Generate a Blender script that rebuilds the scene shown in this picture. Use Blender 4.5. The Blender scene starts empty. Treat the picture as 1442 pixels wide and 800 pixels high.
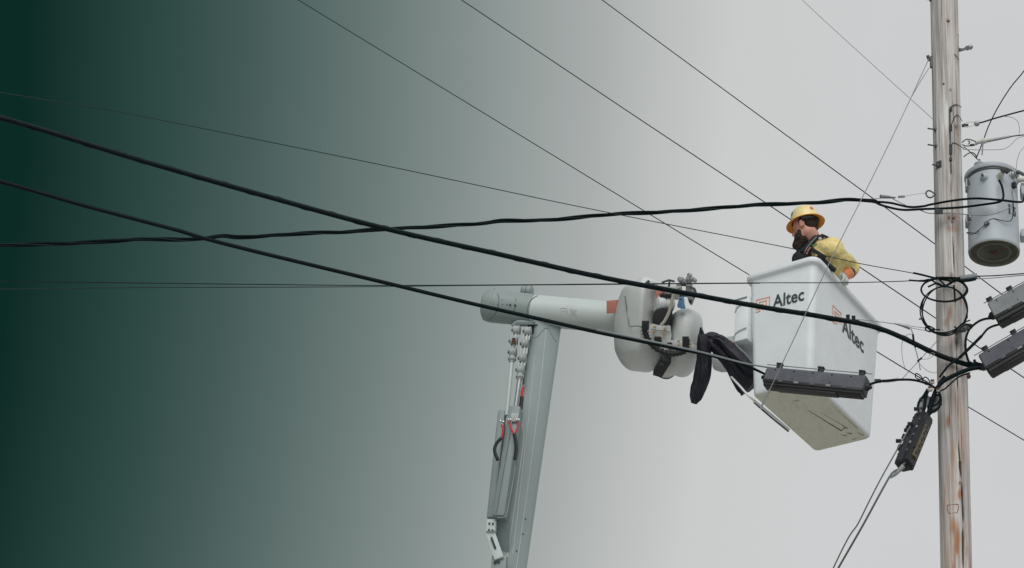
import bpy, bmesh, math, random
import numpy as np
from mathutils import Vector, Matrix, noise
random.seed(7)
rad = math.radians
S = bpy.context.scene
COL = S.collection

# ------------------------------------------------------------------ camera
F = 2500.0; PX, PY = 1200.0, 400.0; W_, H_ = 1442.0, 800.0
PITCH = rad(30.5)
CAM = Vector((0, 0, 1.6))
RT = Vector((1, 0, 0)); FW = Vector((0, math.cos(PITCH), math.sin(PITCH))); UP = Vector((0, -math.sin(PITCH), math.cos(PITCH)))
cd = bpy.data.cameras.new('camera'); cam = bpy.data.objects.new('camera', cd); COL.objects.link(cam)
cam.location = CAM; cam.rotation_euler = (rad(90) + PITCH, 0, 0)
cd.sensor_width = 36; cd.lens = F / W_ * 36
cd.shift_x = (W_ / 2 - PX) / W_
cd.clip_start = 0.1; cd.clip_end = 5000
S.camera = cam
S.render.resolution_x = 1024; S.render.resolution_y = 568

# ------------------------------------------------------------------ sky
def lin(c):
    out = []
    for v in c:
        v = v / 255.0
        out.append(v / 12.92 if v <= 0.04045 else ((v + 0.055) / 1.055) ** 2.4)
    return tuple(out) + (1.0,)
w = bpy.data.worlds.new("World"); S.world = w; w.use_nodes = True
nt = w.node_tree; nt.nodes.clear()
out = nt.nodes.new('ShaderNodeOutputWorld'); bg = nt.nodes.new('ShaderNodeBackground')
tc = nt.nodes.new('ShaderNodeTexCoord')
TH = rad(-72)
AX = (math.sin(TH) * RT + math.cos(TH) * FW + .09 * UP).normalized()      # centre of a dark green fade put into the sky colour, off to the left
dot = nt.nodes.new('ShaderNodeVectorMath'); dot.operation = 'DOT_PRODUCT'; dot.inputs[1].default_value = AX
nt.links.new(tc.outputs['Generated'], dot.inputs[0])
ac = nt.nodes.new('ShaderNodeMath'); ac.operation = 'ARCCOSINE'; nt.links.new(dot.outputs['Value'], ac.inputs[0])
cl = nt.nodes.new('ShaderNodeTexNoise'); cl.inputs['Scale'].default_value = 5.0; cl.inputs['Detail'].default_value = 3; cl.inputs['Roughness'].default_value = .45
nt.links.new(tc.outputs['Generated'], cl.inputs['Vector'])
add = nt.nodes.new('ShaderNodeMath'); add.operation = 'MULTIPLY_ADD'; add.inputs[1].default_value = 0.012
nt.links.new(cl.outputs['Fac'], add.inputs[0]); nt.links.new(ac.outputs[0], add.inputs[2])
STOPS = [(0, (12, 43, 37)), (30, (20, 47, 42)), (70, (27, 53, 48)), (120, (35, 61, 56)), (200, (47, 73, 68)), (300, (66, 88, 84)), (400, (86, 105, 102)), (500, (107, 122, 119)),
         (600, (127, 139, 137)), (700, (148, 157, 155)), (800, (167, 172, 171)), (900, (187, 190, 189)), (1000, (202, 203, 203)), (1200, (204, 205, 206))]
A0, A1 = 0.75, 1.45
mr = nt.nodes.new('ShaderNodeMapRange'); mr.inputs['From Min'].default_value = A0 + .006; mr.inputs['From Max'].default_value = A1 + .006
nt.links.new(add.outputs[0], mr.inputs['Value'])
cr = nt.nodes.new('ShaderNodeValToRGB'); nt.links.new(mr.outputs[0], cr.inputs['Fac'])
el = cr.color_ramp.elements
for i, (x, c) in enumerate(STOPS):
    t = ((FW + RT * ((x - PX) / F) + UP * (-100 / F)).angle(AX) - A0) / (A1 - A0)
    e = el[i] if i < 2 else el.new(t)
    e.position = t; e.color = lin(c)
cl2 = nt.nodes.new('ShaderNodeTexNoise'); cl2.inputs['Scale'].default_value = 7; cl2.inputs['Detail'].default_value = 4
nt.links.new(tc.outputs['Generated'], cl2.inputs['Vector'])
mr2 = nt.nodes.new('ShaderNodeMapRange'); mr2.inputs['From Min'].default_value = .3; mr2.inputs['From Max'].default_value = .7
mr2.inputs['To Min'].default_value = .985; mr2.inputs['To Max'].default_value = 1.015
nt.links.new(cl2.outputs['Fac'], mr2.inputs['Value'])
sc = nt.nodes.new('ShaderNodeVectorMath'); sc.operation = 'SCALE'; nt.links.new(cr.outputs['Color'], sc.inputs[0]); nt.links.new(mr2.outputs[0], sc.inputs['Scale'])
nt.links.new(sc.outputs[0], bg.inputs['Color']); bg.inputs['Strength'].default_value = 1.0
nt.links.new(bg.outputs[0], out.inputs['Surface'])

# ------------------------------------------------------------------ sun behind the cloud
sd = bpy.data.lights.new('sun', 'SUN'); sun = bpy.data.objects.new('sun', sd); COL.objects.link(sun)
sd.energy = 1.5; sd.angle = rad(45); sd.color = (1.0, 0.98, 0.95)
sun.rotation_euler = Vector((-.02, .85, -.60)).to_track_quat('-Z', 'Y').to_euler()
S.view_settings.view_transform = 'Standard'; S.view_settings.look = 'None'; S.view_settings.exposure = 0; S.view_settings.gamma = 1

# ------------------------------------------------------------------ helpers
def P(px, py, d):                      # a point of the place: pixel direction at a chosen distance
    if 11 < d < 13.6 and px > 1120:    # near the upright pole distances shrink with height, as the pole's own do
        k = min(1, (px - 1120) / 160.0); k = k * k * (3 - 2 * k)
        d = d + k * (13.2 * (math.cos(PITCH) / (math.cos(PITCH) + math.sin(PITCH) * (py - 400) / F)) - 13.2)
    return CAM + d * (FW + RT * ((px - PX) / F) + UP * ((PY - py) / F))
def m_of(px, d): return px * d / F

def material(name, color, rough=.6, metal=0, var=.08, scale=6, bump=0, bscale=40, spec=.5, stretch=None, dirt=None, dirt_amt=0, dscale=3):
    m = bpy.data.materials.new(name); m.use_nodes = True; n = m.node_tree; b = n.nodes['Principled BSDF']
    b.inputs['Roughness'].default_value = rough; b.inputs['Metallic'].default_value = metal
    b.inputs['Specular IOR Level'].default_value = spec
    t = n.nodes.new('ShaderNodeTexCoord'); mp = n.nodes.new('ShaderNodeMapping'); n.links.new(t.outputs['Object'], mp.inputs['Vector'])
    if stretch: mp.inputs['Scale'].default_value = stretch
    no = n.nodes.new('ShaderNodeTexNoise'); no.inputs['Scale'].default_value = scale; no.inputs['Detail'].default_value = 6; n.links.new(mp.outputs[0], no.inputs['Vector'])
    r = n.nodes.new('ShaderNodeMapRange'); r.inputs['From Min'].default_value = .3; r.inputs['From Max'].default_value = .7
    r.inputs['To Min'].default_value = 1 - var; r.inputs['To Max'].default_value = 1 + var; n.links.new(no.outputs['Fac'], r.inputs['Value'])
    v = n.nodes.new('ShaderNodeVectorMath'); v.operation = 'SCALE'; v.inputs[0].default_value = color[:3]; n.links.new(r.outputs[0], v.inputs['Scale'])
    last = v.outputs[0]
    if dirt:
        d = n.nodes.new('ShaderNodeTexNoise'); d.inputs['Scale'].default_value = dscale; d.inputs['Detail'].default_value = 8; d.inputs['Roughness'].default_value = .7
        n.links.new(mp.outputs[0], d.inputs['Vector'])
        q = n.nodes.new('ShaderNodeMapRange'); q.inputs['From Min'].default_value = .5; q.inputs['From Max'].default_value = .75; q.inputs['To Max'].default_value = dirt_amt
        n.links.new(d.outputs['Fac'], q.inputs['Value'])
        mx = n.nodes.new('ShaderNodeMix'); mx.data_type = 'RGBA'; n.links.new(q.outputs[0], mx.inputs['Factor']); n.links.new(last, mx.inputs['A'])
        mx.inputs['B'].default_value = tuple(dirt[:3]) + (1,); last = mx.outputs['Result']
    n.links.new(last, b.inputs['Base Color'])
    if bump:
        bn = n.nodes.new('ShaderNodeTexNoise'); bn.inputs['Scale'].default_value = bscale; bn.inputs['Detail'].default_value = 5; n.links.new(mp.outputs[0], bn.inputs['Vector'])
        bu = n.nodes.new('ShaderNodeBump'); bu.inputs['Strength'].default_value = bump; bu.inputs['Distance'].default_value = .01
        n.links.new(bn.outputs['Fac'], bu.inputs['Height']); n.links.new(bu.outputs[0], b.inputs['Normal'])
    return m
M = {}
M['gel'] = material('white_gelcoat', (.80, .85, .88), .58, var=.03, dirt=(.50, .50, .47), dirt_amt=.22, dscale=2.2)
M['gelcover'] = material('white_boom_cover', (.66, .70, .69), .45, var=.03, dirt=(.42, .42, .37), dirt_amt=.4, dscale=4)
M['under'] = material('tan_scuffed_floor', (.76, .78, .66), .7, var=.05, scale=14, dirt=(.42, .36, .28), dirt_amt=.35, dscale=5, stretch=(3, 1, 1))
M['boom'] = material('boom_dimmed_white', (.54, .61, .60), .45, var=.02, dirt=(.36, .38, .37), dirt_amt=.2, dscale=2)  # white boom, dimmed in its colour so it sinks into the green fade
M['lowboom'] = material('lowboom_dimmed_white', (.22, .28, .28), .45, var=.03, dirt=(.21, .24, .23), dirt_amt=.3, dscale=2)  # white too, the fade's darkening mixed more strongly into the colour
M['elbow'] = material('elbow_dimmed_white', (.27, .33, .325), .5, var=.03, dirt=(.22, .26, .25), dirt_amt=.3)  # same dimming put into the elbow's base colour
M['clevis'] = material('clevis_grey', (.36, .40, .40), .5, var=.1)
M['seam'] = material('seam_line', (.16, .20, .20), .7)
M['fadeprint'] = material('faded_print', (.33, .36, .37), .7)
M['black'] = material('black_rubber', (.012, .014, .017), .55, var=.2, bump=.2)
M['cable'] = material('black_cable_jacket', (.003, .009, .011), .6, var=.25, scale=20, bump=.15, spec=.12)
M['wire'] = material('weathered_wire', (.014, .027, .029), .65, var=.2, spec=.12)
M['midwire'] = material('dull_aluminium_wire', (.028, .048, .046), .65, var=.15, spec=.12)
M['greywire'] = material('dull_grey_wire', (.24, .27, .28), .5, var=.1)
M['palewire'] = material('pale_steel_wire', (.25, .28, .28), .5, var=.1)
M['steel'] = material('galvanised_steel', (.36, .38, .39), .45, metal=.5, var=.15, scale=30)
M['darksteel'] = material('dark_steel', (.09, .10, .105), .5, metal=.4, var=.2, scale=30)
M['chrome'] = material('bright_steel', (.55, .57, .58), .22, metal=.9, var=.05)
M['case'] = material('grey_plastic_case', (.088, .095, .118), .6, var=.12, scale=9, bump=.25, bscale=25, dirt=(.2, .2, .2), dirt_amt=.35, dscale=7)
M['casepale'] = material('pale_grey_plastic', (.22, .24, .25), .6, var=.12, scale=9, bump=.2, dirt=(.32, .33, .34), dirt_amt=.4, dscale=7)
M['casedark'] = material('black_plastic_tray', (.018, .018, .021), .5, var=.3)
M['casebk'] = material('black_plastic_case', (.035, .038, .048), .5, var=.2, bump=.2)
M['label_tan'] = material('tan_tray_insert', (.125, .11, .07), .7, var=.3, scale=30)
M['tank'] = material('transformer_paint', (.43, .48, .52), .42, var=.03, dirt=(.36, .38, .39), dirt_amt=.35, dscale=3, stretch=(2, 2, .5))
M['tankunder'] = material('dark_tank_bottom', (.18, .18, .15), .8, var=.15, scale=8, dirt=(.08, .06, .045), dirt_amt=.5, dscale=6)  # darker olive brown than the tank sides
M['porcelain'] = material('pale_porcelain', (.62, .62, .58), .3, var=.05)
M['rust'] = material('rusty_plug', (.12, .055, .035), .8, var=.3, scale=40)
M['brass'] = material('dull_brass', (.60, .40, .22), .5, metal=.3, var=.1)
M['red'] = material('red_hose', (.55, .03, .045), .5)
M['salmon'] = material('faded_red_block', (.55, .22, .17), .6, var=.1)
M['orange'] = material('orange_print', (.80, .30, .14), .6)
M['print'] = material('charcoal_print', (.05, .065, .07), .6)
M['stain'] = material('rust_stain', (.20, .09, .06), .8, var=.3)
M['blue'] = material('blue_tag', (.13, .26, .45), .5, var=.1)
M['cloth'] = material('navy_black_fabric', (.012, .013, .024), .6, var=.3, scale=18, bump=.6, bscale=30)
M['helmet'] = material('pale_yellow_hard_hat', (.90, .76, .38), .3, var=.04)
M['brim'] = material('brim_light_through', (.86, .36, .035), .35, var=.06)  # amber tone paints the light passing through the translucent yellow brim
M['jacket'] = material('yellow_work_jacket', (.84, .70, .30), .85, var=.12, scale=9, bump=.4, bscale=60, dirt=(.55, .42, .15), dirt_amt=.45, dscale=10)
M['skin'] = material('skin', (.72, .37, .29), .55, var=.10, scale=25)
M['hair'] = material('dark_hair', (.032, .018, .014), .8, var=.4, scale=80, bump=1, bscale=120)
M['navy'] = material('dark_navy_cloth', (.022, .022, .030), .85, var=.4, scale=40)
M['pants'] = material('denim_trousers', (.05, .06, .09), .85, var=.2)
M['glove'] = material('pale_leather_glove', (.66, .67, .64), .75, var=.1, scale=30, bump=.4)
M['rubber'] = material('orange_rubber_glove', (.95, .33, .14), .5, var=.08)
M['grey'] = material('grey_trim', (.12, .12, .13), .8)
M['green'] = material('green_stitching', (.10, .33, .17), .8)
M['teal'] = material('teal_sticker', (.12, .30, .33), .5)

def link(name, me, mat, parent=None):
    o = bpy.data.objects.new(name, me); COL.objects.link(o)
    if mat is not None:
        for mm in (mat if isinstance(mat, (list, tuple)) else [mat]): me.materials.append(mm)
    if parent is not None: o.parent = parent
    return o
def thing(name, label, cat, loc=(0, 0, 0), group=None):
    o = bpy.data.objects.new(name, None); COL.objects.link(o); o.empty_display_size = .1
    o.location = loc; o['label'] = label; o['category'] = cat
    if group: o['group'] = group
    return o
def tag(o, label, cat, group=None):
    o['label'] = label; o['category'] = cat
    if group: o['group'] = group
    return o
class MB:
    """collects shapes given in world coordinates and links them as ONE mesh"""
    def __init__(s): s.v = []; s.f = []; s.mi = []
    def add(s, vs, fs, mi=0):
        n = len(s.v); s.v += [Vector(v) for v in vs]; s.f += [tuple(i + n for i in f) for f in fs]; s.mi += [mi] * len(fs)
    def tube(s, pts, r, seg=8, r_end=None, cap=True):
        n = len(pts); r_end = r if r_end is None else r_end
        pts = [Vector(p) for p in pts]; vs = []; nrm = None
        for i, p in enumerate(pts):
            t = (pts[min(i + 1, n - 1)] - pts[max(i - 1, 0)]).normalized()
            if nrm is None:
                a = Vector((0, 0, 1)) if abs(t.z) < .9 else Vector((1, 0, 0)); nrm = (a - t * a.dot(t)).normalized()
            else: nrm = (nrm - t * nrm.dot(t)).normalized()
            b = t.cross(nrm); rr = r(i / (n - 1)) if callable(r) else r + (r_end - r) * i / (n - 1)
            for k in range(seg):
                a = 2 * math.pi * k / seg; vs.append(p + (nrm * math.cos(a) + b * math.sin(a)) * rr)
        fs = [(i * seg + k, i * seg + (k + 1) % seg, (i + 1) * seg + (k + 1) % seg, (i + 1) * seg + k) for i in range(n - 1) for k in range(seg)]
        if cap: fs += [tuple(range(seg))[::-1], tuple((n - 1) * seg + k for k in range(seg))]
        s.add(vs, fs)
        return s
    def lathe(s, base, axis, prof, seg=32, mi=0):
        axis = Vector(axis).normalized(); a = Vector((0, 0, 1)) if abs(axis.z) < .9 else Vector((1, 0, 0))
        x = (a - axis * a.dot(axis)).normalized(); y = axis.cross(x); vs = []
        for (r, z) in prof:
            for k in range(seg):
                t = 2 * math.pi * k / seg; vs.append(Vector(base) + axis * z + (x * math.cos(t) + y * math.sin(t)) * max(r, 1e-4))
        n = len(prof)
        fs = [(i * seg + k, i * seg + (k + 1) % seg, (i + 1) * seg + (k + 1) % seg, (i + 1) * seg + k) for i in range(n - 1) for k in range(seg)]
        fs += [tuple(range(seg))[::-1], tuple((n - 1) * seg + k for k in range(seg))]
        s.add(vs, fs, mi); return s
    def box(s, c, ax, hs, bev=.12, mi=0):
        """oriented box with chamfered edges: centre, three axes, half sizes"""
        b = min(hs) * bev; vs = []; fs = []
        bm = bmesh.new(); bmesh.ops.create_cube(bm, size=2)
        for v in bm.verts: v.co = Vector((v.co.x * hs[0], v.co.y * hs[1], v.co.z * hs[2]))
        if bev: bmesh.ops.bevel(bm, geom=list(bm.edges), offset=b, segments=2, affect='EDGES', profile=.6)
        bm.verts.index_update()
        vs = [Vector(c) + ax[0] * v.co.x + ax[1] * v.co.y + ax[2] * v.co.z for v in bm.verts]
        fs = [tuple(v.index for v in f.verts) for f in bm.faces]; bm.free()
        s.add(vs, fs, mi); return s
    def beam(s, a, b, hw, hd, side=None, bev=.12):
        a = Vector(a); b = Vector(b); t = (b - a); L = t.length; t = t / L
        side = Vector(side) if side is not None else RT
        x = (side - t * side.dot(t)).normalized(); y = t.cross(x)
        return s.box((a + b) / 2, (x, y, t), (hw, hd, L / 2), bev)
    def sphere(s, c, r, seg=12, rings=8, ax=None, sz=(1, 1, 1)):
        vs = []; fs = []; ax = ax or (Vector((1, 0, 0)), Vector((0, 1, 0)), Vector((0, 0, 1)))
        for i in range(rings + 1):
            th = math.pi * i / rings
            for k in range(seg):
                ph = 2 * math.pi * k / seg
                q = (math.sin(th) * math.cos(ph) * r * sz[0], math.sin(th) * math.sin(ph) * r * sz[1], math.cos(th) * r * sz[2])
                vs.append(Vector(c) + ax[0] * q[0] + ax[1] * q[1] + ax[2] * q[2])
        fs = [(i * seg + k, (i + 1) * seg + k, (i + 1) * seg + (k + 1) % seg, i * seg + (k + 1) % seg) for i in range(rings) for k in range(seg)]
        s.add(vs, fs); return s
    def build(s, name, mat, parent=None, smooth=40, merge=True, at=None):
        me = bpy.data.meshes.new(name)
        off = Vector(at) if at is not None else (parent_loc(parent))
        me.from_pydata([v - off for v in s.v], [], s.f)
        if isinstance(mat, (list, tuple)): me.polygons.foreach_set('material_index', s.mi)
        bm = bmesh.new(); bm.from_mesh(me)
        if merge: bmesh.ops.remove_doubles(bm, verts=bm.verts, dist=2e-5)
        bmesh.ops.recalc_face_normals(bm, faces=bm.faces); bm.to_mesh(me); bm.free()
        me.polygons.foreach_set('use_smooth', [True] * len(me.polygons))
        me.set_sharp_from_angle(angle=rad(smooth))
        o = link(name, me, mat, parent)
        if parent is None: o.location = off
        return o
def parent_loc(p):
    v = Vector((0, 0, 0))
    while p is not None: v += p.location; p = p.parent
    return v
def smooth_path(pts, n=8):
    pts = [Vector(p) for p in pts]
    if len(pts) < 3: return pts
    q = [2 * pts[0] - pts[1]] + pts + [2 * pts[-1] - pts[-2]]; out = []
    for i in range(1, len(q) - 2):
        for k in range(n):
            t = k / n; a, b, c, d = q[i - 1], q[i], q[i + 1], q[i + 2]
            out.append(.5 * ((2 * b) + (c - a) * t + (2 * a - 5 * b + 4 * c - d) * t * t + (3 * b - a - 3 * c + d) * t ** 3))
    out.append(pts[-1]); return out
def beyond(p, q, L=30.0):            # carries a line on past p, away from q, down to the ground at most
    t = (p - q).normalized()
    if t.z < 0: L = min(L, (p.z - .02) / -t.z)
    return p + t * L
def outside(x, y): return x < -20 or x > 1462 or y < -20 or y > 820
def pxpath(lst, d0, d1=None, n=6, ext=True):
    """lst of (px,py[,d]); distance runs evenly from d0 to d1 by px unless given"""
    d1 = d0 if d1 is None else d1; pts = []
    x0, x1 = lst[0][0], lst[-1][0]
    L = [0]
    for a, b in zip(lst, lst[1:]): L.append(L[-1] + math.hypot(a[0] - b[0], a[1] - b[1]))
    for q, l in zip(lst, L):
        d = q[2] if len(q) > 2 else d0 + (d1 - d0) * l / L[-1]
        pts.append(P(q[0], q[1], d))
    out = smooth_path(pts, n)
    if ext and outside(*lst[0][:2]): out.insert(0, beyond(out[0], out[1]))
    if ext and outside(*lst[-1][:2]): out.append(beyond(out[-1], out[-2]))
    return out
def wire(name, lst, d0, d1, wpx, mat, label, cat='wire', group=None, parent=None, n=6, seg=8):
    """wpx: width in pixels at its mean distance"""
    r = m_of(wpx, (d0 + d1) / 2) / 2
    mb = MB().tube(pxpath(lst, d0, d1, n), r, seg)
    if parent is not None: return mb.build(name, mat, parent)
    o = mb.build(name, mat, None, at=P(lst[-1][0], lst[-1][1], d1))
    return tag(o, label, cat, group)
def pillow(mb, outline, d, T, fn=lambda x, y: 0, n=4, crown=.75, rings=(1, .985, .96, .92, .86, .78, .66, .5, .3, .12), ex=3):
    """solid with a softly crowned front; outline in pixels at distance d, thickness T away from the viewer"""
    pts = [Vector((x, y, 0)) for x, y in outline]; q = []
    m = len(pts)
    for i in range(m):
        a, b, c, e = pts[i - 1], pts[i], pts[(i + 1) % m], pts[(i + 2) % m]
        for k in range(n):
            t = k / n; q.append(.5 * ((2 * b) + (c - a) * t + (2 * a - 5 * b + 4 * c - e) * t * t + (3 * b - a - 3 * c + e) * t ** 3))
    cx = sum(p.x for p in q) / len(q); cy = sum(p.y for p in q) / len(q); N = len(q); vs = []
    for s_ in rings:
        z = -T * .5 * (1 - s_ ** ex) * crown
        for p in q:
            x = cx + (p.x - cx) * s_; y = cy + (p.y - cy) * s_; vs.append(P(x, y, d + z + fn(x, y)))
    vs.append(P(cx, cy, d - T * .5 * crown + fn(cx, cy)))
    R = len(rings)
    fs = [(i * N + k, i * N + (k + 1) % N, (i + 1) * N + (k + 1) % N, (i + 1) * N + k) for i in range(R - 1) for k in range(N)]
    fs += [((R - 1) * N + k, (R - 1) * N + (k + 1) % N, R * N) for k in range(N)]
    base = len(vs)
    for s_, z in ((1.0, T * .5), (.93, T * .85), (.8, T)):
        for p in q:
            x = cx + (p.x - cx) * s_; y = cy + (p.y - cy) * s_; vs.append(P(x, y, d + z))
    prev = 0
    for j in range(3):
        cur = base + j * N
        fs += [(prev + k, cur + k, cur + (k + 1) % N, prev + (k + 1) % N) for k in range(N)]; prev = cur
    fs.append(tuple(prev + k for k in range(N)))
    mb.add(vs, fs); return mb
def bolt(parent, p, axis, r, h, mat, name='bolt'):
    return MB().lathe(p, axis, [(r * .6, -h), (r, -h * .9), (r, h * .5), (r * .7, h), (0, h)], 8).build(name, mat, parent)
def text_mesh(txt, size=1.0, ext=.01, bold=0):
    c = bpy.data.curves.new('lettering', 'FONT'); c.body = txt; c.size = size; c.extrude = ext; c.offset = bold; c.resolution_u = 3
    o = bpy.data.objects.new('lettering', c); COL.objects.link(o)
    dg = bpy.context.evaluated_depsgraph_get(); me = bpy.data.meshes.new_from_object(o.evaluated_get(dg))
    vs = [v.co.copy() for v in me.vertices]; fs = [tuple(p.vertices) for p in me.polygons]
    bpy.data.objects.remove(o); bpy.data.curves.remove(c); bpy.data.meshes.remove(me)
    return vs, fs
def blob(name, shapes, voxel, mat, parent=None, at=None, smooth_it=4, bumpy=0, bfreq=20, smooth=180):
    """one continuous surface grown over tapered capsules and ellipsoids"""
    mb = MB()
    for sh in shapes:
        if sh[0] == 'c':
            _, a, ra, b, rb = sh; a = Vector(a); b = Vector(b); t = (b - a); L = t.length; t = t / max(L, 1e-6)
            prof = [(ra * math.cos(u), -ra * math.sin(u)) for u in [math.pi / 2 * (1 - k / 5) for k in range(5)]]
            prof += [(ra, 0), (rb, L)] + [(rb * math.cos(u), L + rb * math.sin(u)) for u in [math.pi / 2 * (k + 1) / 5 for k in range(5)]]
            mb.lathe(a, t, prof, 16)
        elif sh[0] == 'e':
            _, c, ax, sz = sh; mb.sphere(c, 1, 20, 14, ax, sz)
    me = bpy.data.meshes.new(name); me.from_pydata(mb.v, [], mb.f)
    bm = bmesh.new(); bm.from_mesh(me); bmesh.ops.remove_doubles(bm, verts=bm.verts, dist=2e-4); bmesh.ops.recalc_face_normals(bm, faces=bm.faces); bm.to_mesh(me); bm.free()
    o = bpy.data.objects.new(name, me); COL.objects.link(o)
    rm = o.modifiers.new('r', 'REMESH'); rm.mode = 'VOXEL'; rm.voxel_size = voxel
    sm = o.modifiers.new('s', 'SMOOTH'); sm.iterations = smooth_it; sm.factor = .5
    dg = bpy.context.evaluated_depsgraph_get(); me2 = bpy.data.meshes.new_from_object(o.evaluated_get(dg))
    bpy.data.objects.remove(o); bpy.data.meshes.remove(me)
    off = Vector(at) if at is not None else parent_loc(parent)
    if bumpy:
        ns = [v.normal.copy() for v in me2.vertices]
        for v, nn in zip(me2.vertices, ns):
            v.co = v.co + nn * bumpy * (noise.noise(v.co * bfreq) + .5 * noise.noise(v.co * bfreq * 2.3))
    for v in me2.vertices: v.co = v.co - off
    me2.polygons.foreach_set('use_smooth', [True] * len(me2.polygons))
    me2.name = name
    ob = link(name, me2, mat, parent)
    if parent is None: ob.location = off
    return ob

# ================================================================== ground
gm = MB(); gm.add([(-1500, -1500, 0), (1500, -1500, 0), (1500, 1500, 0), (-1500, 1500, 0)], [(0, 1, 2, 3)])
go = gm.build('ground', material('pale_gravel', (.42, .41, .385), .9, var=.15, scale=.6, bump=.5, bscale=8), at=(0, 0, 0)); go['kind'] = 'structure'

# ================================================================== utility pole
DP = 13.2                              # distance of the pole axis at mid picture
pm = P(1338.5, 400, DP)
ptop = P(1329.3, 0, 1.0); pbot = P(1347, 800, 1.0)
def on_plane(px, py, Y):               # pixel direction meets the upright plane y = Y
    dirv = P(px, py, 1.0) - CAM; return CAM + dirv * (Y / dirv.y)
pa = on_plane(1347, 800, pm.y); pb = on_plane(1329.3, 0, pm.y)
ax_p = (pb - pa).normalized()
base_p = pa + ax_p * ((0 - pa.z) / ax_p.z) - ax_p * .6
top_p = pb + ax_p * .95
LP = (top_p - base_p).length
def pole_at(z): return base_p + ax_p * ((z - base_p.z) / ax_p.z)
def pole_axis_at_px(py):
    best = None
    for i in range(400):
        q = base_p + ax_p * (LP * i / 399); d = q - CAM; v = PY - F * d.dot(UP) / d.dot(FW)
        if best is None or abs(v - py) < best[0]: best = (abs(v - py), q, d.dot(FW))
    return best[1], best[2]
r_a = m_of(44.5, (pa - CAM).dot(FW)) / 2; r_b = m_of(38.5, (pb - CAM).dot(FW)) / 2
def pole_r(z): return r_a + (r_b - r_a) * (z - pa.z) / (pb.z - pa.z)
pole = thing('utility_pole', 'weathered grey wooden utility pole with cracks and knots, right of the bucket', 'utility pole', (base_p.x, base_p.y, 0))
SEG = 144
zs = [base_p.z] + list(np.linspace(0.3, pa.z - .5, 20)) + list(np.linspace(pa.z - .45, top_p.z, 900))
toC = (CAM - pm); toC.z = 0; a0 = math.atan2(toC.y, toC.x)     # angle on the pole that faces the camera
# knots: (px, py, size)
KN = [(1335, 43, .020), (1339, 137, .016), (1347, 188, .028), (1336.5, 318, .034), (1344, 318, .030), (1341, 321, .02), (1352, 690, .014), (1340, 400, .02), (1355, 55, .012)]
kn = []
for (kx, ky, ks) in KN:
    ks *= 1.35
    q, d = pole_axis_at_px(ky); cxp = PX + F * (q - CAM).x / d; rp = pole_r(q.z) * F / d
    kn.append((q.z, a0 + math.asin(max(-.95, min(.95, (kx - cxp) / rp))), ks, ky))
vs = []; stain = []; crackv = []
rng = np.random.RandomState(3)
CRK = [(168, 1337.5), (240, 1338.8), (320, 1341), (400, 1344.5), (470, 1346), (560, 1349), (640, 1350.5), (690, 1355), (740, 1357), (800, 1357), (900, 1357)]
ck = []
for (ky, kx) in CRK:
    q, d = pole_axis_at_px(ky) if ky <= 800 else (pole_axis_at_px(800)[0] - ax_p * .5, pole_axis_at_px(800)[1]); cxp = PX + F * (q - CAM).x / d; rp = pole_r(q.z) * F / d
    ck.append((q.z, a0 + math.asin(max(-.95, min(.95, (kx - cxp) / rp)))))
ckz = [c_[0] for c_ in ck][::-1]; cka = [c_[1] for c_ in ck][::-1]
q0, d0_ = pole_axis_at_px(0)
z_c0 = pole_axis_at_px(168)[0].z
for z in zs:
    c = pole_at(z); r0 = pole_r(z)
    # height as approximate picture row, for the drift of the long crack
    cang = float(np.interp(z, ckz, cka)) + .03 * noise.noise(Vector((0, 0, z * 6))) + .02 * noise.noise(Vector((0, 3, z * 23)))
    deep = 1.0 if z < z_c0 else 0
    deep *= min(1, .35 + 1.3 * abs(noise.noise(Vector((5, 0, z * 3))))) * (1 if z < pa.z + .75 or z > pm.z - .9 else .8)
    for k in range(SEG):
        a = 2 * math.pi * k / SEG
        p3 = Vector((math.cos(a) * 1.6, math.sin(a) * 1.6, z * .35))
        fib = noise.noise(Vector((math.cos(a) * 9, math.sin(a) * 9, z * .7))) * .0022 + noise.noise(Vector((math.cos(a) * 26, math.sin(a) * 26, z * 1.2))) * .0012
        low = noise.noise(p3) * .004
        da = (a - cang + math.pi) % (2 * math.pi) - math.pi
        wd = (.10 if z < pa.z + .75 else .06) * (.7 + .6 * abs(noise.noise(Vector((9, 1, z * 2)))))
        cr_ = math.exp(-(da / wd) ** 2) * deep
        # further short checks
        c2 = 0
        for (off, f_, ph) in ((-.62, .9, 2.0), (.5, 1.2, 7.0), (-.25, 1.6, 11.0), (.85, .8, 15.), (-1.0, 1.1, 19.)):
            g_ = max(0, noise.noise(Vector((ph, 0, z * f_))) - .05) * 3
            dd = (a - (a0 + off + .05 * math.sin(z * 2 + ph)) + math.pi) % (2 * math.pi) - math.pi
            c2 = max(c2, math.exp(-(dd / .018) ** 2) * min(1, g_))
        kb = 0; ring = 0
        for (kz, ka, ks, ky) in kn:
            dz = z - kz; dk = ((a - ka + math.pi) % (2 * math.pi) - math.pi) * r0
            rr = math.hypot(dz * .75, dk) / ks
            if rr < 3.5:
                kb += .004 * math.exp(-rr * rr * .5) - .014 * math.exp(-(rr * 2.6) ** 2)
                ring = max(ring, (math.exp(-(rr * 2.2) ** 2) + .4 * math.exp(-rr * .9) * (.5 + .5 * math.cos(rr * 9))))
        rr_ = r0 + fib + low - .020 * cr_ - .006 * c2 + kb
        vs.append(c + Vector((math.cos(a), math.sin(a), 0)) * rr_)
        crackv.append(max(cr_, .7 * c2)); stain.append(ring)
n = len(zs)
fs = [(i * SEG + k, i * SEG + (k + 1) % SEG, (i + 1) * SEG + (k + 1) % SEG, (i + 1) * SEG + k) for i in range(n - 1) for k in range(SEG)]
fs.append(tuple((n - 1) * SEG + k for k in range(SEG)))
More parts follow.
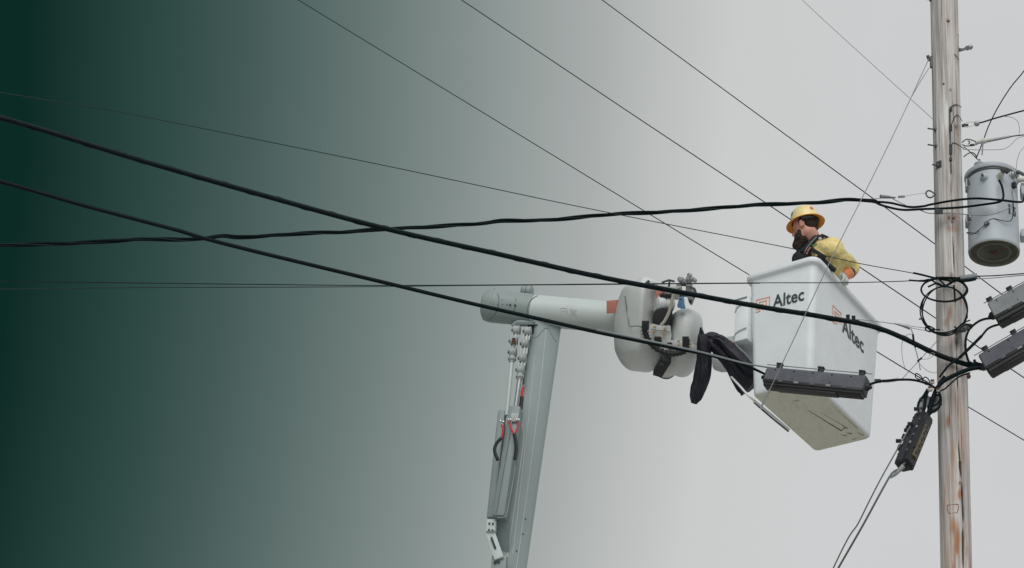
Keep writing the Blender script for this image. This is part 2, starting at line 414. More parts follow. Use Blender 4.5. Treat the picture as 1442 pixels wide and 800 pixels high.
me = bpy.data.meshes.new('pole_shaft'); me.from_pydata([v - pole.location for v in vs], [], fs)
for nm, dat in (('crack', crackv), ('knot', stain)):
    at_ = me.attributes.new(nm, 'FLOAT', 'POINT'); at_.data.foreach_set('value', dat)
V_ = np.array([tuple(v - CAM) for v in vs]); dz_ = V_ @ np.array(FW); ux = PX + F * (V_ @ np.array(RT)) / dz_; uy = PY - F * (V_ @ np.array(UP)) / dz_
face_ = ((V_[:, 1] - (pm.y - CAM.y)) < 0)
rust = np.zeros(len(V_))
for (x, y, sx, sy, am) in ((1335, 594, 3.5, 12, 1), (1341, 640, 3, 18, .7), (1352, 696, 4, 10, 1), (1341, 742, 6, 16, .8), (1348, 762, 4, 26, 1), (1347, 772, 2.5, 7, 1), (1333, 655, 1.6, 24, .5), (1338, 440, 4, 14, .9), (1331, 455, 4, 10, .6), (1353, 425, 3, 9, .6), (1336, 322, 7, 8, .6), (1346, 323, 4, 6, .5),
                           (1330, 205, 1.6, 45, .6), (1348, 188, 4, 8, .45), (1345, 565, 1.6, 24, .5), (1340, 482, 1.3, 14, 1), (1334, 528, 1.6, 16, .6), (1343, 800, 3.5, 14, .8), (1357, 640, 1.4, 30, .4), (1330, 700, 1.5, 30, .5), (1338, 270, 2, 30, .5), (1350, 300, 1.3, 40, .4)):
    rust += am * np.exp(-((ux - x) / sx) ** 2 - ((uy - y) / sy) ** 2) * face_
at_ = me.attributes.new('rust', 'FLOAT', 'POINT'); at_.data.foreach_set('value', rust.clip(0, 1.2))
me.polygons.foreach_set('use_smooth', [True] * len(me.polygons))
pw = bpy.data.materials.new('weathered_pole_wood'); pw.use_nodes = True; N = pw.node_tree; B = N.nodes['Principled BSDF']; B.inputs['Roughness'].default_value = .88; B.inputs['Specular IOR Level'].default_value = .25
def nd(t, **k):
    x = N.nodes.new(t)
    for a, b in k.items(): setattr(x, a, b)
    return x
T_ = nd('ShaderNodeTexCoord')
def nz(scale, st, detail=8, ro=.6, dist=0):
    mp = nd('ShaderNodeMapping'); mp.inputs['Scale'].default_value = st; N.links.new(T_.outputs['Object'], mp.inputs['Vector'])
    x = nd('ShaderNodeTexNoise'); x.inputs['Scale'].default_value = scale; x.inputs['Detail'].default_value = detail; x.inputs['Roughness'].default_value = ro; x.inputs['Distortion'].default_value = dist
    N.links.new(mp.outputs[0], x.inputs['Vector']); return x.outputs['Fac']
def rg(v, a, b, c=0, d=1):
    x = nd('ShaderNodeMapRange'); N.links.new(v, x.inputs['Value'])
    for i, q in zip(('From Min', 'From Max', 'To Min', 'To Max'), (a, b, c, d)): x.inputs[i].default_value = q
    return x.outputs[0]
def mixc(f, A, Bc):
    x = nd('ShaderNodeMix'); x.data_type = 'RGBA'
    N.links.new(f, x.inputs['Factor'])
    for s_, q in (('A', A), ('B', Bc)):
        if isinstance(q, tuple): x.inputs[s_].default_value = q + (1,)
        else: N.links.new(q, x.inputs[s_])
    return x.outputs['Result']
def mul(a, b):
    x = nd('ShaderNodeMath', operation='MULTIPLY'); N.links.new(a, x.inputs[0])
    if isinstance(b, (int, float)): x.inputs[1].default_value = b
    else: N.links.new(b, x.inputs[1])
    return x.outputs[0]
c = mixc(rg(nz(14, (1, 1, .05)), .35, .65), (.68, .675, .66), (.42, .405, .395))
c = mixc(rg(nz(40, (1, 1, .02), 4), .45, .65, 0, .55), c, (.27, .245, .235))
c = mixc(rg(nz(28, (1, 1, .035), 4, .5, .6), .52, .66, 0, .8), c, (.78, .79, .77))
sep = nd('ShaderNodeSeparateXYZ'); N.links.new(T_.outputs['Object'], sep.inputs[0])
lowf = rg(sep.outputs['Z'], pa.z - .2, pm.z + .9, 1, .22)
st_ = mul(rg(nz(9, (1, 1, .12), 6, .65), .47, .62), lowf)
c = mixc(mul(st_, .6), c, (.46, .27, .16))
c = mixc(rg(nz(60, (1, 1, .025), 4, .6, .3), .54, .64, 0, .5), c, (.16, .10, .085))
st2 = mul(rg(nz(30, (1, 1, .10), 6, .7, .4), .57, .70), lowf)
c = mixc(mul(st2, .8), c, (.36, .17, .09))
ar = nd('ShaderNodeAttribute'); ar.attribute_name = 'rust'
c = mixc(rg(mul(ar.outputs['Fac'], nz(34, (1, 1, .05), 8, .75)), .14, .46, 0, .9), c, (.36, .15, .055))
pk = rg(nz(5, (1, 1, .2), 4), .45, .7, 0, .3)
c = mixc(pk, c, (.50, .42, .40))
ak = nd('ShaderNodeAttribute'); ak.attribute_name = 'knot'
c = mixc(mul(ak.outputs['Fac'], .8), c, (.20, .10, .07))
acr = nd('ShaderNodeAttribute'); acr.attribute_name = 'crack'
c = mixc(mul(rg(acr.outputs['Fac'], .1, .6), .92), c, (.035, .02, .018))
N.links.new(c, B.inputs['Base Color'])
bu = nd('ShaderNodeBump'); bu.inputs['Strength'].default_value = .55; bu.inputs['Distance'].default_value = .006
N.links.new(nz(45, (1, 1, .03), 6), bu.inputs['Height']); N.links.new(bu.outputs[0], B.inputs['Normal'])
link('pole_shaft', me, pw, pole)
# hardware on the pole
def pole_front(px, py, out=0.0):
    """point on the pole's skin seen at that pixel"""
    q, d = pole_axis_at_px(py); r0 = pole_r(q.z); cxp = PX + F * (q - CAM).x / d; rp = r0 * F / d
    s_ = max(-.99, min(.99, (px - cxp) / rp)); n_ = Vector((s_, -math.sqrt(1 - s_ * s_), 0))
    return q + n_ * (r0 + out), n_
def stud(px, py, dirx, lpx, tilt=.12, r=.006, nut=True):
    p, n_ = pole_front(px, py); L = m_of(lpx, DP); ax = Vector((dirx, -.45, -tilt)).normalized()
    o = MB().lathe(p - ax * .03, ax, [(r, 0), (r, L + .03), (0, L + .031)], 8).build('bolt', M['darksteel'], pole)
    if nut: MB().lathe(p - ax * .01, ax, [(r * 2.6, 0), (r * 2.8, .004), (r * 2.8, .014), (r * 2, .02)], 6).build('nut', M['darksteel'], o)
for a in ((1310.8, 4.5, -1, 13), (1317, 188, -1, 13), (1318, 214, -1, 14), (1320, 242, -1, 9), (1350, 70, 1, 6)): stud(*a)
pl, n_ = pole_front(1322, 243, .004); MB().box(pl, (Vector((0, 0, 1)).cross(n_), n_, Vector((0, 0, 1))), (.022, .004, .03)).build('square_washer', M['darksteel'], pole)
pl, n_ = pole_front(1312, 90, .006); MB().box(pl, (Vector((0, 0, 1)).cross(n_), n_, Vector((0, 0, 1))), (.012, .008, .055)).build('wire_clamp', M['darksteel'], pole)
MB().beam(P(1306, 78, 13.05), P(1309, 86, 13.08), .012, .012).build('clamp_arm', M['darksteel'], pole)
# forked insulator pin on the right, high up
pin = MB().tube(pxpath([(1348, 72), (1356, 70), (1362, 67)], 13.25, 13.0), .011, 8).build('insulator_pin', M['steel'], pole)
MB().lathe(P(1360, 68.5, 13.02), P(1372, 64.5, 12.95) - P(1360, 68.5, 13.02), [(.012, 0), (.02, .01), (.018, .03), (.022, .05), (.014, .062), (.006, .07)], 12).build('pin_head', M['steel'], pin)
MB().tube(pxpath([(1344, 76), (1347, 79), (1350, 84)], 13.09), .005, 6).build('staple', M['darksteel'], pole)
# ground lead with staples
gl = [(1353, 153), (1345, 155), (1339, 161), (1336.5, 168), (1337, 190), (1337.5, 215), (1338, 240), (1338.5, 255)]
MB().tube(smooth_path([pole_front(x, y, .006)[0] for x, y in gl], 5), .004, 6).build('ground_lead', M['darksteel'], pole)
for y_ in (168, 189, 195, 216, 222, 229, 234): 
    p, n_ = pole_front(1337.6, y_, .004); MB().box(p, (Vector((0, 0, 1)).cross(n_), n_, Vector((0, 0, 1))), (.010, .009, .014)).build('staple', M['black'], pole)
for pts_ in ([(1355, 171), (1348, 170), (1343, 174), (1338, 189)], [(1358, 210), (1347, 211), (1341, 213), (1338, 219)]):
    MB().tube(smooth_path([pole_front(min(x, 1353), y, .006)[0] if x < 1354 else P(x, y, 13.12) for x, y in pts_], 5), .003, 6).build('bond_wire', M['wire'], pole)
for (x, y) in ((1328, 130), (1335, 43), (1341, 320)):
    p, n_ = pole_front(x, y, 0); MB().lathe(p - n_ * .01, n_, [(.007, 0), (.008, .006), (.008, .014), (0, .0141)], 10).build('bolt_head', M['black'], pole)
p, n_ = pole_front(1331.5, 722, .003)
fr = [(1324, 716), (1326, 713), (1336, 713), (1339, 716), (1339, 724), (1337, 727), (1326, 727), (1324, 724), (1324, 716)]
MB().tube([pole_front(x + 9.5, y + 4, .003)[0] for x, y in fr], .0025, 6).build('staple_scar', M['stain'], pole)
p, n_ = pole_front(1364, 533, .006); MB().sphere(p, .02, 12, 8).build('cap_nut', M['rust'], pole)

# ================================================================== transformer
tc0 = P(1400, 357, DP)                 # centre of its underside
RTK = m_of(36.6, DP); HT = .665
tr = thing('pole_transformer', 'pale grey cylindrical transformer numbered 15 hung on the right of the pole', 'transformer', tc0)
up = Vector((.015, 0, 1)).normalized(); Z = up
mb = MB(); mb.lathe(tc0, Z, [(RTK * .9, .03), (RTK * .975, .0), (RTK, .006), (RTK + .003, .02), (RTK, .03), (RTK, HT)], 72); mb.build('tank', M['tank'], tr)
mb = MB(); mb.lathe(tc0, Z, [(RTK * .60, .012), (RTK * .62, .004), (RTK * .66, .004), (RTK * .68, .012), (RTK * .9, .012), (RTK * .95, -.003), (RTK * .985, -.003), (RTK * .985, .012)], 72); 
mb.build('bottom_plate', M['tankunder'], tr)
MB().lathe(tc0 + Z * .01, -Z, [(.026, 0), (.026, .008), (.015, .01), (.015, .02), (0, .0201)], 6).build('drain_plug', M['rust'], tr)
mb = MB(); mb.lathe(tc0 + Z * HT, Z, [(RTK, -.01), (RTK + .016, -.008), (RTK + .02, .004), (RTK + .02, .022), (RTK + .008, .034), (RTK * .9, .052), (RTK * .6, .075), (RTK * .3, .088), (0, .092)], 72)
mb.build('lid', M['tank'], tr)
MB().lathe(tc0 + Z * (HT - .03), Z, [(RTK + .004, 0), (RTK + .007, .004), (RTK + .007, .014), (RTK + .004, .018)], 72).build('rim_band', M['darksteel'], tr)
def onT(px, py, out=0):
    for i in range(300):
        h = HT * 1.1 * i / 299 - .02; q = tc0 + Z * h; d = (q - CAM).dot(FW); sx = (px - (PX + F * (q - CAM).x / d)) / (F / d) / RTK
        if abs(sx) > .98: sx = .98 * (1 if sx > 0 else -1)
        pt = q + Vector((sx * RTK, -math.sqrt(1 - sx * sx) * RTK, 0)); e = pt - CAM; v = PY - F * e.dot(UP) / e.dot(FW)
        if v <= py: break
    n_ = Vector((sx, -math.sqrt(1 - sx * sx), 0)); return pt + n_ * out, n_
# primary bushing on top
HBB = P(1379.5, 238.5, DP)
hb = MB().lathe(HBB, Z, [(.034, -.05), (.036, 0), (.048, .012), (.05, .02), (.03, .03), (.042, .042), (.04, .05), (.02, .058), (.012, .066), (.008, .08), (0, .082)], 24).build('top_bushing', M['tank'], tr)
MB().lathe(HBB + Z * .07, Z, [(.007, 0), (.009, .003), (.009, .02), (0, .024)], 8).build('stud', M['darksteel'], hb)
for i, (x, y, r_, L, mt) in enumerate(((1384, 247, .027, .04, 'tank'), (1405.5, 245, .024, .07, 'porcelain'), (1423, 244, .026, .06, 'steel'), (1433, 250, .024, .07, 'porcelain'))):
    p, n_ = onT(x, y + 3); n2 = (n_ + Vector((0, 0, -.15))).normalized()
    b_ = MB().lathe(p - n2 * .01, n2, [(r_ * 1.25, 0), (r_ * 1.25, .014), (r_, .02), (r_, L * .6), (r_ * .8, L * .7), (r_ * .8, L), (r_ * .5, L + .004), (0, L + .005)], 20).build('bushing', M[mt], tr)
    MB().lathe(p + n2 * (L), n2, [(r_ * .35, 0), (r_ * .35, .018), (0, .019)], 8).build('stud', M['darksteel'], b_)
    if i: MB().box(p + n2 * (L + .012) + Vector((.012, 0, -.002 + .01 * (i % 2))), (Vector((.8, .2, -.4)).normalized(), n2, n2.cross(Vector((.8, .2, -.4)).normalized())), (.032, .010, .013), .3).build('terminal_lug', M['black'] if i % 2 else M['darksteel'], b_)
p, n_ = onT(1424, 262); MB().box(p + n_ * .01, (Vector((0, 0, 1)).cross(n_), n_, Vector((0, 0, 1))), (.014, .02, .022)).build('ground_lug', M['black'], tr)
p, n_ = onT(1388, 316); MB().box(p + n_ * .012, (Vector((.8, 0, .6)), n_, Vector((-.6, 0, .8))), (.018, .014, .012)).build('ground_clamp', M['darksteel'], tr)
# brackets to the pole (left) and lugs (right)
for (py_, s_) in ((262, 1), (312, 1)):
    q = P(1367, py_, DP - .03)
    mb = MB(); mb.box(q + Vector((.012, .0, 0)), (Vector((1, 0, 0)), Vector((0, 1, 0)), Vector((0, 0, 1))), (.052, .05, .034), .18)
    b_ = mb.build('mounting_bracket', M['tank'], tr)
    MB().box(q + Vector((-.008, -.052, -.012)), (Vector((1, 0, 0)), Vector((0, 1, 0)), Vector((0, 0, 1))), (.022, .006, .014), .1).build('slot', M['black'], b_)
    for dx in (-.022, .006): MB().lathe(q + Vector((dx, -.056, .02)), Vector((0, -1, 0)), [(.010, 0), (.010, .012), (0, .0121)], 6).build('bolt', M['darksteel'], b_)
for py_ in (270, 332):
    q = P(1442.5, py_, DP + .03)
    mb = MB(); mb.box(q, (Vector((1, 0, 0)), Vector((0, 1, 0)), Vector((0, 0, 1))), (.03, .05, .05 if py_ == 270 else .035), .3)
    b_ = mb.build('lifting_lug', M['tank'], tr)
    MB().lathe(q + Vector((.01, -.05, .01)), Vector((0, -1, 0)), [(.012, 0), (.012, .02), (0, .0201)], 6).build('bolt', M['darksteel'], b_)
# the number 15
vs, fs = text_mesh('15', 1, .0, .035)
x0 = min(v.x for v in vs); x1 = max(v.x for v in vs); y1 = max(v.y for v in vs)
mb = MB(); hgt = .082; p, n_ = onT(1424, 300); th0 = math.atan2(n_.x, -n_.y); hz = (p - tc0).dot(Z)
nv = []
for v in vs:
    u = (v.x - (x0 + x1) / 2) / (x1 - x0) * .085; t = th0 + u / RTK; nv.append(tc0 + Z * (hz + v.y / y1 * hgt - .02) + Vector((math.sin(t), -math.cos(t), 0)) * (RTK + .0025))
mb.add(nv, fs); mb.build('number', M['print'], tr, merge=False)

# ================================================================== aerial lift: boom + bucket
lift = thing('bucket_lift', 'white folded aerial work lift boom carrying the workman in its tapered bucket', 'bucket lift', on_plane(745, 800, 12.75) * 1)
lift.location.z = 0
# ---- bucket (pose solved from its corners)
Rb = Matrix(((.8874, .46089, .0099), (-.24857, .49647, -.8317), (-.38824, .73559, .55513)))
CW = Matrix((RT, -UP, FW)).transposed()      # picture axes (right, down, away) to world
RW = CW @ Rb
Tb = CAM + CW @ Vector((-.29104, .14101, 14.28825))
WB, LB, wb, lb, HB = .65455, 1.18793, .51359, 1.0109, 1.07
def BL(x, y, z): return Tb + RW @ Vector((x, y, z))
def rrect(hx, hy, r, k=6):
    out = []
    for cx, cy, a in ((hx - r, hy - r, 0), (-hx + r, hy - r, 90), (-hx + r, -hy + r, 180), (hx - r, -hy + r, 270)):
        for i in range(k + 1):
            t = rad(a + 90 * i / k); out.append((cx + r * math.cos(t), cy + r * math.sin(t)))
    return out
def loft(rings, mi_of=None):
    mb = MB(); n = len(rings[0]); vs = [v for r in rings for v in r]
    for i in range(len(rings) - 1):
        mb_f = [(i * n + k, i * n + (k + 1) % n, (i + 1) * n + (k + 1) % n, (i + 1) * n + k) for k in range(n)]
        mb.f += mb_f; mb.mi += [mi_of(i) if mi_of else 0] * n
    mb.f += [tuple(range(n))[::-1], tuple((len(rings) - 1) * n + k for k in range(n))]
    mb.mi += [mi_of(-1) if mi_of else 0, 0]
    mb.v = vs; return mb
IN = .028
def wall_at(z, off=0):                # half sizes of the outer wall at height z
    t = -z / HB
    return ((WB / 2 - IN) * (1 - t) + wb / 2 * t + off, (LB / 2 - IN) * (1 - t) + lb / 2 * t + off)
RG = []
def ring(hx, hy, z, r): RG.append([BL(x, y, z) for x, y in rrect(hx, hy, r)])
hx, hy = wall_at(-HB)
ring(hx - .032, hy - .032, -HB, .03); ring(hx - .014, hy - .014, -HB + .003, .04); ring(hx - .004, hy - .004, -HB + .014, .045); ring(hx, hy, -HB + .035, .05)
for z in (-.8, -.55, -.3, -.12): ring(*wall_at(z), z, .055)
a_, b_ = wall_at(-.062); ring(a_, b_, -.066, .055); ring(a_ + .006, b_ + .006, -.058, .06)
ring(WB / 2 - .006, LB / 2 - .006, -.052, .075); ring(WB / 2, LB / 2, -.044, .08); ring(WB / 2 + .001, LB / 2 + .001, -.02, .08); ring(WB / 2 - .004, LB / 2 - .004, -.006, .078); ring(WB / 2 - .014, LB / 2 - .014, 0, .07)
ring(WB / 2 - .030, LB / 2 - .030, 0, .06); ring(WB / 2 - .038, LB / 2 - .038, -.008, .055)
for z in (-.1, -.5, -1.0): h = wall_at(z, -.012); ring(h[0], h[1], z, .045)
h = wall_at(-1.04, -.03); ring(h[0], h[1], -1.045, .03)
bucket = loft(RG, lambda i: 1 if i in (-1, 0) else 0).build('bucket', [M['gel'], M['under']], lift, smooth=50)
# lettering: pixel direction met with the bucket's wall
def face_hit(px, py, side, out=.0):
    """side 'l': short end wall, side 'r': long wall. returns a world point"""
    if side == 'l':
        A = BL(0, -wall_at(0)[1], 0); B_ = BL(0, -wall_at(-HB)[1], -HB); t1 = (B_ - A).normalized(); t2 = RW @ Vector((1, 0, 0))
    else:
        A = BL(wall_at(0)[0], 0, 0); B_ = BL(wall_at(-HB)[0], 0, -HB); t1 = (B_ - A).normalized(); t2 = RW @ Vector((0, 1, 0))
    n_ = t1.cross(t2).normalized()
    if n_.dot(CAM - A) < 0: n_ = -n_
    dv = P(px, py, 1) - CAM; t = (A - CAM).dot(n_) / dv.dot(n_)
    return CAM + dv * t + n_ * out, n_
def lettering(txt, side, base0, base1, cap0, mat, parent, bold=.02):
    o_, n_ = face_hit(*base0, side, .002); e_, _ = face_hit(*base1, side, .002); c_, _ = face_hit(*cap0, side, .002)
    xa = (e_ - o_); ya = (c_ - o_); vs, fs = text_mesh(txt, 1, 0, bold)
    x0 = min(v.x for v in vs); x1 = max(v.x for v in vs); y1 = max(v.y for v in vs)
    mb = MB(); mb.add([o_ + xa * ((v.x - x0) / (x1 - x0)) + ya * (v.y / y1) + n_ * .0015 for v in vs], fs)
    return mb.build('lettering', mat, parent, merge=False)
def mark(side, corner, ux, uy, mat, parent, wdt=.008):
    """nested open squares; corner = bottom left pixel, ux/uy = pixel vectors of its sides"""
    polys = [[(0, .42), (0, 1), (1, 1), (1, .35)], [(.24, .76), (.76, .76), (.76, .30)], [(.0, .22), (.28, .25), (.28, .02), (0, 0)], [(.24, .76), (.24, .56), (.5, .54), (.5, .1)]]
    mb = MB()
    for pl in polys:
        q = [face_hit(corner[0] + ux[0] * a + uy[0] * b, corner[1] + ux[1] * a + uy[1] * b, side, .003) for a, b in pl]
        for (A, n_), (B_, _) in zip(q, q[1:]):
            t = (B_ - A).normalized(); s_ = t.cross(n_) * wdt / 2; A = A - t * wdt / 2; B_ = B_ + t * wdt / 2
            mb.add([A - s_, A + s_, B_ + s_, B_ - s_], [(0, 1, 2, 3)])
    return mb.build('emblem', mat, parent, merge=False)
# baseline, end of baseline, height: chosen on the wall
lettering('Altec', 'l', (1088, 434), (1132.5, 422.5), (1088.5, 416.5), M['print'], bucket)
lettering('Altec', 'r', (1185.5, 466), (1216, 497.5), (1185, 444.5), M['print'], bucket)
mark('l', (1065, 440), (18.5, -4.5), (.5, -17), M['orange'], bucket)
mark('r', (1172.5, 453), (11.5, 11.5), (0, -23), M['orange'], bucket, .009)
# scuffs on the underside
def under(u, v, out=.0): return BL(u, v, -HB - out)
mb = MB()
def scr(a, b, wd):
    A = under(*a, .002); B_ = under(*b, .002); t = (B_ - A).normalized(); s_ = t.cross(RW @ Vector((0, 0, 1))) * wd / 2
    mb.add([A - s_ * .3, A + s_ * .3, B_ + s_, B_ - s_], [(0, 1, 2, 3)])
for a, b, wd in (((.02, -.12), (.10, .28), .012), ((.09, -.05), (.155, .22), .005), ((.10, .28), (.15, .25), .01), ((.145, .22), (.16, .27), .012), ((.06, .33), (.10, .37), .01), ((.12, .33), (.15, .36), .016), ((-.02, -.30), (.03, -.28), .006), ((.20, .36), (.22, .42), .01), ((.17, .43), (.11, .45), .006), ((.22, -.1), (.23, .3), .004)):
    scr(a, b, wd)
mb.build('scuff_marks', M['stain'], bucket, merge=False)
mb = MB()
for a, b, wd in () and (((-.12, -.2), (-.05, -.05), .01), ((-.2, .2), (-.1, .32), .006), ((.2, -.3), (.215, .1), .003)): scr(a, b, wd)
# moulded step box on the bucket's far side wall
bx = (RW @ Vector((1, 0, 0)), RW @ Vector((0, 1, 0)), RW @ Vector((0, 0, 1)))
mb = MB(); mb.box(BL(-WB / 2 - .028, -.33, -.37), bx, (.062, .22, .205), .35)
st = mb.build('step_box', M['gel'], lift)
for z in (-.25, -.49):
    MB().tube(smooth_path([BL(-WB / 2 - .085, -.555, z - .06), BL(-WB / 2 - .07, -.558, z - .02), BL(-WB / 2 - .03, -.558, z), BL(-WB / 2 + .03, -.558, z + .01)], 4), .004, 6).build('groove', M['fadeprint'], st)
MB().beam(BL(-WB / 2 - .09, -.557, -.19), BL(-WB / 2 + .02, -.557, -.19), .004, .004).build('groove', M['fadeprint'], st)
# mounting bracket between boom tip and bucket
mb = MB(); pillow(mb, [(1004, 479), (1028, 474), (1058, 477), (1060, 545), (1040, 535), (1022, 505), (1006, 500)], 14.05, .18, crown=.1, n=2)
br = mb.build('mounting_bracket', M['gel'], lift, smooth=30)
mb = MB(); pillow(mb, [(1003, 500), (1014, 503), (1024, 524), (1006, 521), (1003, 512)], 14.0, .12, crown=.2, n=2); mb.build('bracket_foot', M['gel'], br, smooth=30)
for (x, y, s_) in ((1033.5, 483.5, 4.5), (1046, 483.0, 3)):
    MB().lathe(P(x, y, 14.06), -FW, [(m_of(s_, 14), 0), (m_of(s_, 14), .012), (m_of(s_ * .85, 14), .016), (m_of(s_ * .8, 14), .010), (0, .0101)], 20).build('washer', M['steel'], br)
    bolt(br, P(x, y, 14.03), -FW, m_of(1.7, 14), .01, M['salmon'])
MB().beam(P(1041, 489.5, 14.045), P(1056, 490.5, 14.045), .003, .003).build('groove', M['fadeprint'], br)
MB().beam(P(1040.5, 477, 14.045), P(1040.5, 490, 14.045), .003, .003).build('groove', M['fadeprint'], br)
mb = MB(); mb.tube(pxpath([(1030, 531, 13.75), (1042, 544, 13.60), (1056, 559, 13.48), (1085, 583, 13.66), (1111, 605, 13.86)], 13.4), .009, 8); mb.build('support_rail', M['gel'], lift)
mb = MB(); mb.tube(pxpath([(1062, 567, 13.53), (1085, 587, 13.70), (1110, 607.5, 13.89)], 13.5), .007, 6); mb.build('rail_edge', M['darksteel'], lift)

# ---- boom tip covers
def cage(rows, T, name, lv=3):
    """soft-edged moulded cover: front control grid (px, py, distance), closed at the back, then subdivided"""
    nr, nc = len(rows), len(rows[0]); vs = [P(*q) for r in rows for q in r]
    cx = sum(q[0] for r in rows for q in r) / (nr * nc); cy = sum(q[1] for r in rows for q in r) / (nr * nc)
    vs += [P(q[0] + (cx - q[0]) * .04, q[1] + (cy - q[1]) * .04, q[2] + T) for r in rows for q in r]
    fs = []; B0 = nr * nc
    for i in range(nr - 1):
        for j in range(nc - 1):
            a, b, c_, d = i * nc + j, i * nc + j + 1, (i + 1) * nc + j + 1, (i + 1) * nc + j
            fs += [(a, d, c_, b), (B0 + a, B0 + b, B0 + c_, B0 + d)]
    rim = [j for j in range(nc)] + [i * nc + nc - 1 for i in range(1, nr)] + [(nr - 1) * nc + j for j in range(nc - 2, -1, -1)] + [i * nc for i in range(nr - 2, 0, -1)]
    for k in range(len(rim)):
        a, b = rim[k], rim[(k + 1) % len(rim)]; fs.append((a, b, B0 + b, B0 + a))
    me = bpy.data.meshes.new(name); off = lift.location; me.from_pydata([v - off for v in vs], [], fs)
    bm = bmesh.new(); bm.from_mesh(me); bmesh.ops.recalc_face_normals(bm, faces=bm.faces); bm.to_mesh(me); bm.free()
    o = bpy.data.objects.new(name, me); COL.objects.link(o); m_ = o.modifiers.new('s', 'SUBSURF'); m_.levels = lv; m_.render_levels = lv
    me2 = bpy.data.meshes.new_from_object(o.evaluated_get(bpy.context.evaluated_depsgraph_get())); bpy.data.objects.remove(o)
    me2.polygons.foreach_set('use_smooth', [True] * len(me2.polygons)); me2.name = name
    return link(name, me2, M['gelcover'], lift)
c1 = cage([[(877, 404, 14.15), (885, 398, 14.0), (900, 392, 13.9), (909, 386, 13.92), (931, 396, 14.12)],
           [(872, 413, 14.1), (884, 408, 13.9), (904, 403, 13.80), (908, 402, 13.80), (928, 405, 14.06)],
           [(864, 440, 14.1), (876, 440, 13.9), (902, 440, 13.80), (906, 440, 13.80), (922, 442, 14.04)],
           [(863, 470, 14.1), (875, 474, 13.9), (899, 480, 13.81), (904, 481, 13.81), (936, 484, 14.02)],
           [(864, 490, 14.12), (877, 499, 13.93), (896, 494, 13.84), (903, 494, 13.84), (938, 496, 14.02)],
           [(865, 496, 14.14), (879, 504, 13.97), (897, 499, 13.88), (904, 499, 13.88), (936, 501, 14.05)],
           [(873, 512, 14.40), (885, 524, 14.30), (893, 525, 14.28), (902, 526, 14.28), (922, 529, 14.34)]], .26, 'boom_tip_cover')
MB().tube(pxpath([(880, 417, 13.93), (882, 430, 13.895), (884, 445, 13.885), (887, 459, 13.82), (896, 459, 13.795), (906, 461, 13.79)], 13.9), .0045, 6).build('seam', M['seam'], c1)
c2 = cage([[(944, 444, 14.08), (955, 434, 13.98), (972, 431, 13.96), (985, 438, 14.08)],
           [(940, 452, 14.05), (953, 446, 13.86), (974, 445, 13.84), (992, 451, 14.05)],
           [(936, 480, 14.05), (950, 478, 13.84), (974, 480, 13.82), (991, 482, 14.02)],
           [(933, 496, 14.05), (948, 494, 13.85), (972, 496, 13.84), (990, 494, 14.03)],
           [(934, 512, 14.1), (948, 508, 13.90), (970, 508, 13.90), (987, 504, 14.06)],
           [(944, 527, 14.34), (952, 532, 14.28), (964, 535, 14.28), (976, 527, 14.32)]], .26, 'boom_tip_cover')
MB().tube(pxpath([(941, 481, 13.95), (955, 483, 13.865), (970, 486, 13.855), (982, 488.5, 13.92)], 13.9), .004, 6).build('seam', M['seam'], c2)
mb = MB(); pillow(mb, [(921, 526), (931, 505), (942, 500), (956, 512), (952, 526), (944, 533), (936, 534), (928, 531)], 14.1, .25, lambda x, y: max(0, y - 512) * .008, crown=.7)
mb.build('boom_tip_cover', M['gelcover'], lift, smooth=60)
mb = MB(); pillow(mb, [(866, 440), (871, 424), (880, 408), (890, 403), (888, 430), (880, 480), (868, 480)], 14.2, .4, crown=.5)
mb.build('collar', M['gelcover'], lift, smooth=60)
# plate with brass bolts between the covers
mb = MB(); pillow(mb, [(917, 456), (944, 459), (943, 488), (936, 496), (918, 490), (914, 470)], 13.86, .1, crown=.1, n=2)
pl = mb.build('bolted_plate', M['gelcover'], lift, smooth=30)
for x, y in ((922, 460.5), (920.5, 467.5), (936.5, 463.5), (935, 470.5)): bolt(pl, P(x, y, 13.83), -FW, m_of(2, 14), .008, M['brass'])
MB().beam(P(917, 464, 13.845), P(944, 467.5, 13.845), .0025, .003).build('seam', M['seam'], pl)
pl2 = MB(); pillow(pl2, [(946, 479), (987, 488), (986, 494), (945, 488)], 13.84, .05, crown=.1, n=2); pl2 = pl2.build('bolted_plate', M['gelcover'], lift, smooth=30)
for x, y in ((955.5, 480.5), (955, 486.5), (972, 484.5), (971.5, 491)): bolt(pl2, P(x, y, 13.81), -FW, m_of(1.9, 14), .008, M['brass'])
MB().box(P(926, 476, 13.84), (RT, UP, FW), (.024, .012, .02)).build('reflector', M['rust'], pl)
MB().box(P(926.5, 479, 13.83), (RT, UP, FW), (.026, .022, .02)).build('black_socket', M['black'], pl); MB().box(P(943, 485.5, 13.83), (RT, UP, FW), (.018, .018, .02)).build('black_socket', M['black'], pl)
# window with drum and motor
mb = MB(); pillow(mb, [(923, 436), (947, 436), (943, 457), (932, 459), (920, 456)], 13.86, .2, crown=.05, n=2); mb.build('opening_shade_block', M['casedark'], lift, smooth=30)  # black solid painting the shade inside the opening
MB().lathe(P(926, 427.5, 13.9), P(949, 428.5, 13.95) - P(926, 427.5, 13.9), [(.03, -.01), (.055, 0), (.056, .05), (.045, .052), (.045, .06), (.054, .062), (.054, .125), (.03, .135)], 24).build('winch_drum', M['gelcover'], lift)
MB().box(P(929, 413, 13.95), (RT, UP, FW), (.024, .055, .04)).build('red_guard', M['salmon'], lift)
MB().box(P(938, 416, 13.93), (RT, UP, FW), (.045, .012, .05)).build('guard_bar', M['black'], lift)
mb = MB(); pillow(mb, [(930, 400), (946, 398), (958, 401), (956, 422), (932, 419)], 14.0, .18, crown=.3, n=2); mb.build('valve_housing', M['gelcover'], lift, smooth=40)
